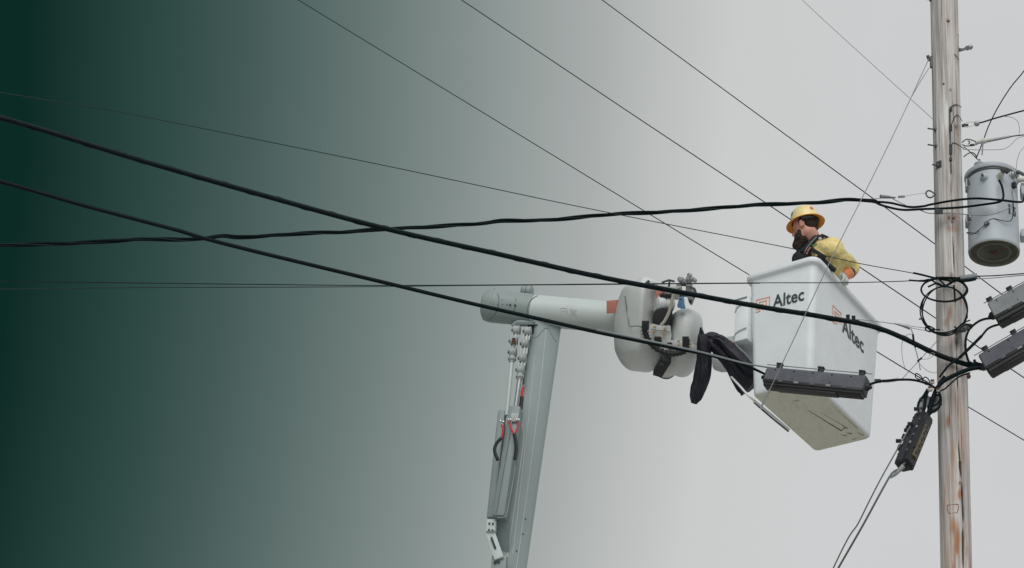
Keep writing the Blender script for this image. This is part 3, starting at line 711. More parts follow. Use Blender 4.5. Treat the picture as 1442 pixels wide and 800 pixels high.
for a, b in (((932, 398), (942, 394.5)), ((942, 394.5), (950, 396.5)), ((943, 395), (942, 404)), ((925, 400), (934, 400))):
    MB().beam(P(*a, 13.9), P(*b, 13.9), .008, .008).build('bracket_bar', M['darksteel'], lift)
MB().tube(pxpath([(960, 404), (954, 406), (949, 413), (946, 425), (942, 440), (936, 452), (931, 458)], 13.80, 13.8), .0125, 10).build('hose', M['fadeprint'] if 0 else material('beige_hose', (.42, .41, .36), .6), lift)
# jib head with bright fittings
mb = MB(); mb.box(P(964, 401, 13.9), (RT, UP, FW), (.06, .012, .05)); mb.box(P(970, 404, 13.9), (RT, UP, FW), (.022, .055, .03)); jh = mb.build('jib_head', M['steel'], lift)
for (x, y, r_, L) in ((958.5, 393, .026, .035), (963.5, 394.5, .02, .03), (969, 392, .018, .03), (974.5, 392.5, .020, .04), (978.5, 394.5, .016, .03), (971, 387.5, .020, .03), (957, 406, .02, .02), (966, 399, .014, .03), (976, 408, .022, .015)):
    MB().lathe(P(x, y, 13.86), -FW * 1 + UP * .2, [(r_ * .7, -L), (r_, -L * .9), (r_, 0), (r_ * .6, .006), (r_ * .55, L * .4), (0, L * .41)], 12).build('fitting', M['chrome'] if (int(x) % 2) else M['steel'], jh)
MB().beam(P(972, 385, 13.88), P(971.5, 398, 13.88), .014, .014).build('post', M['steel'], jh)
MB().tube(pxpath([(973, 404), (978, 407), (980, 413), (977, 420)], 13.85), .007, 8).build('small_hose', M['darksteel'], jh)
MB().tube(pxpath([(955, 405), (961, 401.5), (966, 402)], 13.8), .008, 8).build('small_hose', M['black'], jh)
mb = MB(); pillow(mb, [(968, 415), (979, 416), (977, 424), (974, 430), (970, 426)], 13.88, .05, crown=.3, n=2); mb.build('hook_block', M['steel'], jh)
MB().box(P(972.5, 424.5, 13.84), (RT, UP, FW), (.010, .014, .02)).build('slot', M['black'], jh)
MB().box(P(965, 416, 13.9), (RT, UP, FW), (.045, .012, .02)).build('crossbar', M['darksteel'], jh)
mb = MB(); pillow(mb, [(957, 419), (963, 418), (964, 428), (965, 435), (954, 433), (955, 425)], 13.85, .05, crown=.3, n=2); tg = mb.build('blue_tag', M['blue'], lift, smooth=40)
MB().lathe(P(959, 421.5, 13.82), -FW, [(.007, 0), (.007, .006), (0, .0061)], 10).build('eyelet', M['black'], tg)
# slanted latch strap across the top of the first cover
mb = MB(); mb.beam(P(898, 412, 13.86), P(914.5, 395.5, 13.86), .012, .01); mb.build('latch', M['darksteel'], lift)
# black cable carrier hooking under the covers
tr_ = pxpath([(909, 455), (908, 465), (912, 477), (922, 489), (938, 497), (952, 498), (964, 494), (967, 484), (967, 477)], 13.77, 13.76, 8)
cc = MB().tube(tr_, .020, 10).build('cable_carrier', M['black'], lift)
for i in range(2, len(tr_) - 2, 3):
    t = (tr_[i + 1] - tr_[i - 1]).normalized(); MB().box(tr_[i], (t.cross(FW).normalized(), FW, t), (.024, .024, .005), .2).build('carrier_link', M['casedark'], cc)
for (x, y, a, b) in ((909, 458, .026, .034), (965.5, 482, .024, .045)): MB().box(P(x, y, 13.76), (RT, UP, FW), (a, b, .02)).build('carrier_clamp', M['black'], cc)
mb = MB(); mb.beam(P(939, 505, 13.85), P(926, 526, 14.0), .038, .03); bs = mb.build('black_belt', M['black'], lift)
MB().box(P(932, 512, 13.86), (RT, UP, FW), (.016, .014, .02)).build('buckle', M['darksteel'], bs)

# ---- upper boom tube
a_ = P(745, 436.5, 14.55); b_ = P(900, 450.5, 14.42); axu = (b_ - a_).normalized(); Lu = (b_ - a_).length; ru = m_of(22.3, 14.5)
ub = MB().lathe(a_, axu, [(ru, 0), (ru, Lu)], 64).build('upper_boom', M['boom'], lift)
e0 = P(683, 429.5, 14.6); axe = (a_ - e0).normalized(); Le = (a_ - e0).length
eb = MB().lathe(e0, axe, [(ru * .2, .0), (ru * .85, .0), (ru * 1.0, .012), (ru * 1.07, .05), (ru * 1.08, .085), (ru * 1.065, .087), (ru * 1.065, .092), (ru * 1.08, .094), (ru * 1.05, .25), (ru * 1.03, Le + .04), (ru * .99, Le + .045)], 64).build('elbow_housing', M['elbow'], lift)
def on_tube(px, py, o_, ax, r, out=0.0):      # where the pixel direction meets the tube
    dv = (P(px, py, 1) - CAM).normalized(); w_ = CAM - o_; A = dv - ax * dv.dot(ax); B_ = w_ - ax * w_.dot(ax)
    a = A.dot(A); b = 2 * A.dot(B_); c_ = B_.dot(B_) - (r + out) ** 2; D = b * b - 4 * a * c_
    if D < 0: D = 0
    return CAM + dv * ((-b - math.sqrt(D)) / (2 * a))
def tseam(pts, mat='seam', r=.0028, parent=None, rr=None): 
    return MB().tube(smooth_path([on_tube(x, y, a_, axu, rr or ru, .001) for x, y in pts], 4), r, 6).build('seam', M[mat], parent or ub)
tseam([(757, 416), (748, 422), (743.5, 431), (743, 443), (746, 455)], rr=ru * 1.04)
MB().tube(smooth_path([on_tube(x, y, e0, axe, ru * 1.08, .001) for x, y in ((696, 406), (701, 414), (702.5, 420), (701, 434), (694, 446), (688, 451))], 4), .003, 6).build('seam', M['seam'], eb)
for x, y, s_ in ((707, 422, .8), (708, 428.5, .8), (714, 429, 1), (718.5, 429.5, 1.7), (725.5, 430, 1.8), (695, 428, .8), (701, 429, .8)):
    q = on_tube(x, y, e0, axe, ru * 1.06); MB().sphere(q, m_of(s_, 14.5), 8, 6).build('bolt', M['darksteel'], eb)
for a2, b2 in (((726.5, 420), (726, 424)), ((725, 433), (723, 439)), ((694, 411), (694, 440))):
    MB().tube([on_tube(*a2, e0, axe, ru * 1.06, .001), on_tube(*b2, e0, axe, ru * 1.06, .001)], .0025, 6).build('seam', M['seam'] if a2[0] > 700 else M['fadeprint'], eb)
# faded print on the tube
def tube_text(txt, x0p, x1p, ybp, ytp, mat, parent, bold=.02):
    vs, fs = text_mesh(txt, 1, 0, bold); x0 = min(v.x for v in vs); x1 = max(v.x for v in vs); y1 = max(v.y for v in vs)
    mb = MB(); mb.add([on_tube(x0p + (x1p - x0p) * (v.x - x0) / (x1 - x0), ybp + (ytp - ybp) * v.y / y1 + (v.x - x0) / (x1 - x0) * 2, a_, axu, ru, .0015) for v in vs], fs)
    mb.build('lettering', mat, parent, merge=False)
fp = material('ghosted_grey_print', (.40, .44, .45), .6); fo = material('ghosted_red_print', (.52, .46, .44), .6)
tube_text('Altec', 796, 812, 443, 430, fp, ub)
mb = MB()
for a2, b2 in (((790, 434), (797, 434)), ((790, 434), (790, 442)), ((792, 438), (795, 438)), ((797, 434), (797, 438))):
    mb.tube([on_tube(*a2, a_, axu, ru, .001), on_tube(*b2, a_, axu, ru, .001)], .0028, 6)
mb.build('emblem', fo, ub)
tseam([(862, 429), (865, 440), (867, 455)], 'fadeprint'); 
MB().tube([on_tube(842, 466, a_, axu, ru, .001), on_tube(866, 469, a_, axu, ru, .001)], .003, 6).build('seam', M['seam'], ub)
MB().box(P(862.5, 432, 14.2), (RT * .98 + UP * .1, UP, FW), (.042, .052, .05)).build('red_block', M['salmon'], lift)
# pivot hub above the elbow
MB().lathe(P(734, 409.5, 14.75), P(751, 411, 14.75) - P(734, 409.5, 14.75), [(.03, -.0), (.05, .01), (.055, .04), (.05, .045), (.06, .05), (.06, .08), (.035, .1)], 24).build('pivot_hub', M['elbow'], lift)
# bracket under the elbow
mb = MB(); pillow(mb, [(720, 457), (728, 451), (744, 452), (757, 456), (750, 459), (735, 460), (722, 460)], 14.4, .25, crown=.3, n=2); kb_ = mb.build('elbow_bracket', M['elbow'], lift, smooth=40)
mb = MB(); mb.box(P(749, 463, 14.42), (RT, UP, FW), (.024, .04, .06)); mb.build('recess_shade_block', M['black'], kb_)  # black block in place of the shaded hollow under the elbow
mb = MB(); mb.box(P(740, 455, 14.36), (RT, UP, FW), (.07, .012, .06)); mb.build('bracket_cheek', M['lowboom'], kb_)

# ---- lower boom
YB = 12.75
t0 = on_plane(770, 452, YB); t1 = on_plane(718.5, 800, YB); axl = (t0 - t1).normalized()
bot = t1 + axl * ((1.1 - t1.z) / axl.z)
side = Vector((.97, .245, 0)); side = (side - axl * side.dot(axl)).normalized(); fr_ = side.cross(axl)
if fr_.y > 0: fr_ = -fr_
hw = m_of(20.5, 14.4)
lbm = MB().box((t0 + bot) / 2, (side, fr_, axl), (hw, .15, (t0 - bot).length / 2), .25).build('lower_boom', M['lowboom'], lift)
def onb(px, py, out=0):              # pixel direction meets the boom's near face
    dv = P(px, py, 1) - CAM; A = t0 + fr_ * (.15 + out); t = (A - CAM).dot(fr_) / dv.dot(fr_); return CAM + dv * t
def bseam(pts, r=.003, mat='seam', n=5): return MB().tube(smooth_path([onb(x, y, .0) for x, y in pts], n), r, 6).build('seam', M[mat], lbm)
bseam([(752, 476), (757, 474), (762, 468), (767, 463), (770, 462.5), (773, 464), (778, 474), (783, 481)], .003)
bseam([(769, 464), (757, 580), (735, 745), (727, 800)], .0022, 'boom'); bseam([(753, 500), (743, 600)], .0022, 'boom')
bseam([(729, 600), (733, 596), (737, 607), (736, 630), (715, 780), (710, 792)], .004, 'boom')
bseam([(744, 590), (722, 780)], .003, 'boom')
for x, y in ((740, 731), (736.5, 752), (727.5, 776)):
    MB().lathe(onb(x, y, 0), fr_, [(.007, 0), (.006, .006), (0, .007)], 8).build('rivet', M['darksteel'], lbm)
for x, y in ((744.5, 757), (742, 778), (739, 797)):
    MB().lathe(onb(x - 1, y, -.05), side, [(.007, -.01), (.007, .016), (0, .0161)], 8).build('bolt', M['palewire'], lbm)
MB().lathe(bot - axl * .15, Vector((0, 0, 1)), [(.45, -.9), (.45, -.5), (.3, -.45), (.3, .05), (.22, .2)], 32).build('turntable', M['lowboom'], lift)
# levelling rods, clevises and housings
DL = 14.25
def dY(px, py, Y): 
    dv = P(px, py, 1) - CAM; return CAM + dv * (Y / dv.y)
YL = 12.5
for chain, rodend, nm in (([(743.5, 466.6), (739.5, 484), (736.6, 504.7), (733.5, 521)], (725.8, 578), 0), ([(727.7, 465), (723.8, 480.5), (722.5, 496)], (713.5, 585), 1)):
    q = [dY(x, y, YL) for x, y in chain]; lk = MB()
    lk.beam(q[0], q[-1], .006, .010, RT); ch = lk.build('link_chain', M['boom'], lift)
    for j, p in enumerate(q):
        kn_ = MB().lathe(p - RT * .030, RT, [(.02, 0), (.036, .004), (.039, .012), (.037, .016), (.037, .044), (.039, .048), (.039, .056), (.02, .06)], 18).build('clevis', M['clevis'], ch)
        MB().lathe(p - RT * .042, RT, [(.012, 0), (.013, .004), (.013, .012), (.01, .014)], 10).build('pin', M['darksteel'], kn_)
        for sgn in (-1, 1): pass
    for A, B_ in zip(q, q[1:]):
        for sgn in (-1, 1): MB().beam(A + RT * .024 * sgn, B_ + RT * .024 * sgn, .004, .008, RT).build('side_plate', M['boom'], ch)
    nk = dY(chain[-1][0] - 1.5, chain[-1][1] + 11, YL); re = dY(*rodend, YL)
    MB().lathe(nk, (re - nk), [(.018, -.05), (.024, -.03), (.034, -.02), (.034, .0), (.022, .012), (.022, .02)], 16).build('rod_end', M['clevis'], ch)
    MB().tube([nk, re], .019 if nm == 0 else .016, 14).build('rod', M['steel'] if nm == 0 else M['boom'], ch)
MB().box(dY(723.5, 480, YL - .05), (RT, UP, FW), (.012, .024, .012)).build('red_marker', M['rust'], lift)
def trough(tl, tr2, br2, bl2, name, Y, T):
    c4 = [dY(*c, Y) for c in (tl, tr2, br2, bl2)]
    top = (c4[0] + c4[1]) / 2; bt = (c4[3] + c4[2]) / 2; hwid = (c4[1] - c4[0]).length / 2
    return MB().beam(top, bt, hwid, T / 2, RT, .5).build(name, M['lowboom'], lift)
h1 = trough((718.5, 575), (735.5, 577), (712, 731), (695, 731), 'cylinder_housing', 12.42, .14)
h2 = trough((702.5, 581), (713, 581), (697, 732), (686.5, 732), 'cylinder_housing', 12.55, .1)
def on_h(px, py): return dY(px, py, 12.335)
MB().tube([on_h(721, 590), on_h(698, 720)], .004, 6).build('edge_bead', M['palewire'], h1)
MB().tube(smooth_path([on_h(728, 640), on_h(722, 680), on_h(714, 722), on_h(710, 728), on_h(700, 729)], 5), .004, 6).build('edge_bead', M['palewire'], h1)
for h_, y0, xs in ((h1, 590, (716, 719, 728, 731)), (h2, 594, (705, 709))):
    for x in xs: MB().lathe(on_h(x, y0 + (x % 3)), Vector((0, -1, 0)), [(.010, 0), (.010, .01), (.005, .014), (.005, .02), (0, .021)], 8).build('port_fitting', M['chrome'], h_)
MB().box(on_h(725, 588), (RT, UP, FW), (.026, .03, .02)).build('port_block', M['gelcover'], h1)
def hose(pts, r, mat, Y=12.3): return MB().tube(smooth_path([dY(x, y, Y) for x, y in pts], 6), r, 8).build('hose', M[mat], lift)
hose([(716.5, 593), (719, 601), (724, 612)], .007, 'red'); hose([(730.5, 595), (728, 604), (724.5, 612)], .007, 'red')
hose([(724, 611), (726.5, 622), (727, 635), (725, 647)], .014, 'black')
hose([(706, 598), (708, 606), (706, 617)], .007, 'red'); hose([(709, 600), (708, 610), (706.5, 617)], .005, 'red')
hose([(706, 617), (699, 625), (696.5, 635), (701, 648)], .013, 'black')
hose([(737, 546), (735, 552), (735, 560)], .011, 'red', 12.42); hose([(735, 559), (733, 576)], .016, 'black', 12.42)
MB().box(dY(737, 544, 12.42), (RT, UP, FW), (.012, .012, .012)).build('fitting', M['steel'], lift)
hose([(713, 588), (712, 600)], .003, 'palewire')
# foot bracket of the housings and the slotted arm
fb = MB().beam(dY(693, 733, 12.45), dY(691.5, 750, 12.45), .035, .03, RT).build('foot_bracket', M['boom'], lift)
for x, y in ((689, 737), (694, 737.5), (688.5, 746), (693.5, 746.5)): MB().sphere(dY(x, y, 12.41), .008, 8, 6).build('bolt', M['darksteel'], fb)
sa = MB().beam(dY(690.5, 750, 12.47), dY(703.5, 788, 12.47), .034, .03, RT).build('slotted_arm', M['boom'], lift)
MB().beam(dY(692, 757, 12.43), dY(697.5, 772, 12.43), .007, .012, RT).build('slot', M['black'], sa)
fb = MB().beam(dY(704, 784, 12.5), dY(702, 812, 12.5), .055, .03, RT).build('foot_bracket', M['lowboom'], lift)
for x, y in ((697, 792), (702, 791)): MB().sphere(dY(x, y, 12.46), .011, 8, 6).build('bolt', M['darksteel'], fb)

mb = MB(); pillow(mb, [(696, 732), (718, 733), (716, 810), (700, 810), (699, 770)], 13.42, .10, crown=.05, n=1); mb.build('gusset_plate', M['lowboom'], lift, smooth=30)

# ---- draped fabric sleeves
def sleeve(path, wid, thick, d, label, at):
    mb = MB(); vs = []; seg = 28; pts = smooth_path([P(x, y, d2) for x, y, d2 in path], 8); n = len(pts); ws = np.interp(np.linspace(0, 1, n), np.linspace(0, 1, len(wid)), wid)
    for i, p in enumerate(pts):
        t = (pts[min(i + 1, n - 1)] - pts[max(i - 1, 0)]).normalized(); x = t.cross(FW).normalized(); y = t.cross(x)
        for k in range(seg):
            a = 2 * math.pi * k / seg; fold = 1 + .10 * math.sin(3 * a + i * .12) + .13 * math.sin(7 * a + i * .09) + .16 * noise.noise(Vector((math.cos(a) * 2, math.sin(a) * 2, i * .15)))
            vs.append(p + x * math.cos(a) * m_of(ws[i] / 2, d) * fold + y * math.sin(a) * thick * fold)
    fs = [(i * seg + k, i * seg + (k + 1) % seg, (i + 1) * seg + (k + 1) % seg, (i + 1) * seg + k) for i in range(n - 1) for k in range(seg)]
    fs += [tuple(range(seg))[::-1], tuple((n - 1) * seg + k for k in range(seg))]; mb.add(vs, fs)
    return tag(mb.build('fabric_sleeve', M['cloth'], None, at=at, smooth=70), label, 'sleeve', 'black fabric sleeves between boom tip and bucket')
s1 = sleeve([(987, 461, 13.8), (988, 470, 13.8), (990, 483, 13.78), (991, 505, 13.78), (990, 525, 13.78), (985, 545, 13.79), (980, 559, 13.8), (977, 568, 13.8)], [2, 7, 17, 20, 22, 21, 16, 8], .05, 13.8, 'black fabric sleeve hanging straight down from the boom tip', P(990, 480, 13.8))
s2 = sleeve([(991, 474, 13.85), (1003, 479, 13.84), (1018, 493, 13.82), (1034, 511, 13.8), (1052, 534, 13.78), (1060, 545, 13.76)], [6, 22, 27, 30, 36, 36], .06, 13.8, 'wide black fabric sleeve draped slanting down towards the bucket corner', P(1005, 480, 13.8))
s3 = sleeve([(1004, 475, 13.78), (1015, 477, 13.76), (1027, 490, 13.74), (1040, 503, 13.70), (1054, 517, 13.62)], [3, 10, 14, 16, 14], .035, 13.8, 'narrow black fabric sleeve lying along the top of the wide slanting one', P(1012, 480, 13.8))

# ================================================================== workman
DW = 14.02
face = Vector((-.90, .42, -.16)).normalized(); hu = (Vector((-.12, 0, 1)) - face * Vector((-.12, 0, 1)).dot(face)).normalized(); hl = hu.cross(face)   # forward, up, left
HX = (face, hl, hu)
hc = P(1134.5, 321, DW)               # between the ears
def HD(x, y, z): return hc + face * x + hl * y + hu * z
nb = P(1150, 346, DW + .02)
fl = BL(.0, .0, -1.04)
shL = P(1174, 354, DW - .02); shR = P(1132, 378, DW + .38)
elL = P(1201, 377, DW + .16); wrL = P(1192, 388, DW + .0); haL = P(1186, 391, DW - .03)
chest = P(1157, 378, DW + .12); waist = P(1160, 425, DW + .12); pelv = Vector((waist.x, waist.y, waist.z - .18))
elR = shR + Vector((-.10, .05, -.26)); wrR = elR + Vector((-.2, .02, .0))
def leg(sx):
    hip = pelv + Vector((0, sx * .1, -.04)); foot = Vector((hip.x, hip.y, fl.z + .07)); knee = (hip + foot) / 2 + Vector((-.03, 0, .02)); return hip, knee, foot
# left hand inside the glove
rimdir = (BL(WB / 2, LB / 2, 0) - BL(WB / 2, -LB / 2, 0)).normalized(); outn = RW @ Vector((1, 0, 0)); inn = -outn; bup = RW @ Vector((0, 0, 1))
best = min(((BL(WB / 2 - .02, -LB / 2 + LB * t / 200, 0) for t in range(201))), key=lambda q: abs((PX + F * (q - CAM).x / (q - CAM).dot(FW)) - 1183.5))
hp = best + bup * .042                 # palm above the lip
wrL = elL + (hp - elL) * .78
body_shapes = [('e', HD(.0, 0, .045), HX, (.098, .076, .098)), ('c', HD(.03, 0, -.045), .062, HD(.055, 0, -.085), .042), ('c', HD(-.02, 0, -.04), .062, nb + Vector((0, 0, .0)), .068),
               ('c', HD(.098, 0, .015), .010, HD(.112, 0, -.022), .014), ('c', HD(.085, .022, .035), .014, HD(.085, -.022, .035), .014),
               ('e', HD(-.005, .078, .0), HX, (.020, .010, .032)), ('e', HD(-.005, -.078, .0), HX, (.020, .010, .032)),
               ('c', nb, .07, chest, .13), ('c', shL, .06, shR, .06), ('c', chest, .13, waist, .13), ('c', waist, .13, pelv, .14),
               ('c', shL, .055, elL, .045), ('c', elL, .036, wrL, .022), ('c', shR, .055, elR, .045), ('c', elR, .043, wrR, .030), ('c', wrR, .032, wrR + Vector((-.08, 0, 0)), .036)]
for sx in (-1, 1):
    h_, k_, f_ = leg(sx); body_shapes += [('c', pelv, .12, h_, .09), ('c', h_, .09, k_, .06), ('c', k_, .06, f_, .045), ('c', f_ + Vector((0, 0, -.02)), .04, f_ + Vector((-.16, 0, -.03)), .032)]
person = blob('person', body_shapes + [('c', wrL, .020, hp, .018)], .0075, M['skin'], None, at=fl + Vector((0, 0, -.01)), smooth_it=3)
tag(person, 'bearded workman in yellow jacket and hard hat standing in the bucket, gripping its rim', 'person')
# eyes
for s_ in (-1, 1): MB().sphere(HD(.080, .030 * s_, .02), .009, 10, 8).build('eye', M['porcelain'], person)
# beard and hair
blob('beard', [('c', HD(.038, .050, -.048), .022, HD(.06, .038, -.085), .034), ('c', HD(.038, -.050, -.048), .022, HD(.06, -.038, -.085), .034), ('c', HD(.086, 0, -.072), .026, HD(.088, 0, -.12), .048), ('c', HD(.045, 0, -.10), .05, HD(.085, 0, -.145), .034)], .0055, M['hair'], person, smooth_it=2, bumpy=.005, bfreq=60)
blob('hair', [('e', HD(-.030, 0, .040), HX, (.086, .083, .080)), ('c', HD(.0, .070, .045), .018, HD(.02, .070, .03), .012), ('c', HD(-.055, .035, -.01), .035, HD(-.055, -.035, -.01), .035)], .006, M['hair'], person, smooth_it=2, bumpy=.003, bfreq=70)
# ear drawn clear of the hair
blob('ear', [('c', HD(-.002, .086, .012), .016, HD(.004, .082, -.018), .011)], .004, M['skin'], person, smooth_it=1)
# hard hat
hh = thing('hard_hat', '', '', (0, 0, 0)); del hh['label']; del hh['category']; hh.parent = person; hh.location = HD(-.005, 0, .055) - person.location
hb_ = HD(-.005, 0, .055)
def hat_pt(th, r, z, sx=1.0, sy=.86): return hb_ + face * math.cos(th) * r * sx + hl * math.sin(th) * r * sy + hu * z
def hat(prof, mat, name, seg=48, ridge=False):
    vs = []
    for (r, z) in prof:
        for k in range(seg):
            th = 2 * math.pi * k / seg; zz = z
            if ridge: 
                yy = abs(math.sin(th) * r * .86); zz = z + .006 * math.exp(-(yy / .016) ** 2) * min(1, z / .06)
            vs.append(hat_pt(th, r, zz))
    n = len(prof)
    fs = [(i * seg + k, i * seg + (k + 1) % seg, (i + 1) * seg + (k + 1) % seg, (i + 1) * seg + k) for i in range(n - 1) for k in range(seg)]
    mb = MB(); mb.add(vs, fs); return mb.build(name, mat, hh)
hat([(.116, .0), (.1165, .02), (.114, .05), (.106, .078), (.092, .102), (.07, .121), (.04, .133), (.015, .137), (.0005, .1375)], M['helmet'], 'shell', ridge=True)
hat([(.1145, .002), (.145, -.012), (.158, -.019), (.1595, -.0225), (.157, -.024), (.142, -.018), (.112, -.004), (.109, .02), (.1145, .002)], M['brim'], 'brim')
for th, zz, mt in ((rad(52), .070, 'teal'), (rad(148), .066, 'salmon')):
    p = hat_pt(th, .1115, zz); n_ = (p - hat_pt(th, .0, zz - .03)).normalized(); MB().lathe(p - n_ * .002, n_, [(.016, 0), (.016, .004), (0, .0041)], 16).build('sticker', M[mt], hh)
mb = MB(); mb.tube(smooth_path([hat_pt(rad(a), .098, -.004 - .012 * math.sin(rad((a - 60) * 1.0)), 1, .9) for a in (95, 120, 145, 170, 195, 220)], 5), .011, 8); mb.build('suspension_band', material('blue_grey_plastic', (.09, .13, .16), .5), hh)
# clothes
def mixv(a, b, t): return a + (b - a) * t
jk = [('c', mixv(nb, shL, .55) + Vector((.005, 0, -.012)), .062, shL, .072), ('c', mixv(nb, shR, .5) + Vector((0, 0, -.02)), .06, shR, .07), ('c', shL, .074, elL, .062), ('c', elL, .062, mixv(elL, wrL, .38), .060), ('c', shR, .07, elR, .062), ('c', elR, .06, wrR, .05),
      ('c', mixv(nb, chest, .35), .105, chest, .15), ('c', chest, .155, waist, .15), ('c', shL, .07, chest + Vector((.07, -.02, -.02)), .12), ('c', waist, .15, pelv, .15), ('c', P(1160, 343, DW + .03), .045, P(1175, 347, DW + .02), .068), ('c', P(1152, 348, DW - .03), .055, P(1166, 352, DW - .04), .07), ('c', P(1150, 352, DW - .05), .045, P(1154, 366, DW - .06), .06)]
jacket = blob('jacket', jk, .009, M['jacket'], person, smooth_it=3, bumpy=.011, bfreq=13)
tro = []
for sx in (-1, 1):
    h_, k_, f_ = leg(sx); tro += [('c', pelv, .145, h_, .11), ('c', h_, .11, k_, .078), ('c', k_, .078, f_, .065)]
blob('trousers', tro, .012, M['pants'], person, bumpy=.006, bfreq=12)
bt_ = []
for sx in (-1, 1):
    h_, k_, f_ = leg(sx); bt_ += [('c', f_, .052, f_ + Vector((0, 0, -.02)), .05), ('c', f_ + Vector((0, 0, -.025)), .045, f_ + Vector((-.17, 0, -.035)), .038)]
blob('boots', bt_, .01, M['hair'], person)
# dark vest front, collar and harness
vest = [('c', nb + Vector((-.075, -.03, -.045)), .05, nb + Vector((-.115, -.0, -.13)), .075), ('c', nb + Vector((-.115, .0, -.13)), .08, chest + Vector((-.11, 0, -.06)), .09), ('c', nb + Vector((-.06, .04, -.06)), .06, nb + Vector((-.12, .12, -.17)), .07)]
vo = blob('vest', vest, .008, M['navy'], person, bumpy=.005, bfreq=30)
col = blob('collar', [('c', P(1155, 333.5, DW - .03), .018, P(1148, 335, DW - .07), .022), ('c', P(1148, 335, DW - .07), .022, P(1139, 345, DW - .10), .022), ('c', P(1139, 345, DW - .10), .022, P(1130, 353, DW - .10), .020), ('c', P(1155, 333.5, DW - .03), .018, P(1158, 335, DW + .06), .016)], .006, M['navy'], person, bumpy=.003, bfreq=50)
MB().tube(pxpath([(1150, 333.5), (1143, 341), (1136, 350), (1133, 356)], DW - .128, DW - .135), .006, 6).build('zip', M['greywire'], person)
MB().tube(pxpath([(1157, 331), (1162, 333), (1166, 335)], DW - .02, DW + .03), .011, 8).build('harness_strap', M['navy'], person)
mb = MB(); mb.beam(P(1143, 351, DW - .15), P(1163, 363, DW - .18), .014, .008, UP); mb.build('harness_strap', M['navy'], person)
mb = MB(); mb.tube(pxpath([(1142, 348), (1138, 353), (1136, 358)], DW - .14), .007, 6); mb.build('harness_webbing', M['salmon'], person)
MB().tube(pxpath([(1152, 360), (1162, 369), (1172, 378), (1176, 381)], DW - .17, DW - .13), .02, 8).build('harness_strap', M['navy'], person)
MB().lathe(P(1155, 336.5, DW - .105), -FW, [(.014, 0), (.014, .012), (.009, .016), (0, .0161)], 14).build('snap_button', M['porcelain'], person)
MB().tube(pxpath([(1143, 346), (1146, 345.5), (1149, 345), (1150, 343.5)], DW - .135), .006, 6).build('embroidered_mark', M['green'], person)
# cuffs and gloves
cu = mixv(elL, wrL, .42); adir = (wrL - elL).normalized()
MB().lathe(cu, adir, [(.058, -.012), (.064, -.008), (.065, .010), (.060, .016), (.045, .012)], 24).build('cuff_band', M['grey'], person)
MB().lathe(cu + adir * .004, (hp - cu), [(.05, -.01), (.060, 0), (.061, .01), (.052, .08), (.044, (hp - cu).length * .62), (.034, (hp - cu).length * .75)], 24).build('rubber_glove', M['rubber'], person)
gd = (hp - mixv(cu, hp, .5)).normalized()
fing = []
gx = rimdir
for i, (o_, L_) in enumerate(((-.036, .9), (-.013, 1.0), (.011, .95), (.034, .8))):
    k0 = hp + gx * o_ + inn * -.018 + bup * .004
    k1 = k0 + outn * (.030) * L_ + bup * -.012; k2 = k1 + outn * .006 + bup * -.040 * L_; k3 = k2 + inn * .014 + bup * -.022 * L_
    fing += [('c', k0, .0125, k1, .012), ('c', k1, .012, k2, .011), ('c', k2, .011, k3, .0095)]
th = [hp + gx * -.035 + inn * .012, hp + gx * -.052 + inn * .03 + bup * -.02, hp + gx * -.045 + inn * .034 + bup * -.05]
fing += [('c', th[0], .015, th[1], .014), ('c', th[1], .014, th[2], .011)]
blob('leather_glove', fing + [('c', hp + gx * -.03 + inn * .012, .021, hp + gx * -.028 + outn * .018, .018), ('c', hp + gx * .026 + inn * .012, .021, hp + gx * .028 + outn * .018, .018), ('c', hp + gx * -.0 + inn * .012, .024, hp + outn * .014, .02), ('c', hp + inn * .01, .036, mixv(hp, cu, .40), .050), ('c', hp + bup * .01, .045, hp + gx * .0 + outn * .012, .034)], .004, M['glove'], person, smooth_it=2, bumpy=.0015, bfreq=60)

# ================================================================== wires
GW = 'overhead wires in the background'
bgw = [('upper left', [(330, -55, 24.5), (420, 0, 24), (735, 192, 22), (1050, 384, 20.2), (1235, 495.5, 19.3), (1330, 553, 18.9), (1442, 620, 18.3), (1520, 667, 18)], 1.35, 'leftmost thin wire slanting down behind the boom tip and bucket'),
       ('mid', [(560, -60, 24.5), (650, 0, 24), (880, 154, 22.5), (1110, 307, 21), (1215, 379, 20.3), (1322, 451, 19.6), (1442, 532, 19), (1520, 584, 18.6)], 1.6, 'middle thin wire slanting down behind the hard hat'),
       ('right', [(765, -63, 24.5), (848, 0, 24), (1030, 134, 22.8), (1215, 269, 21.6), (1325, 350, 20.8), (1442, 438, 20), (1520, 497, 19.5)], 1.6, 'rightmost dark thin wire slanting down to the pole above the hard hat')]
for nm, pts_, wpx, lab in bgw:
    pp = smooth_path([P(*q) for q in pts_], 5); mb = MB().tube([beyond(pp[0], pp[1])] + pp + [beyond(pp[-1], pp[-2])], m_of(wpx, 21.5) / 2, 6); tag(mb.build('overhead_wire', M['wire'], None, at=P(*pts_[-1])), lab, 'wire', GW)
wire('overhead_wire', [(1070, -62), (1130, 0), (1220, 83), (1316, 170)], 17, 13.3, .8, M['palewire'], 'faint pale wire running from the top edge to the pole top', 'wire', GW)
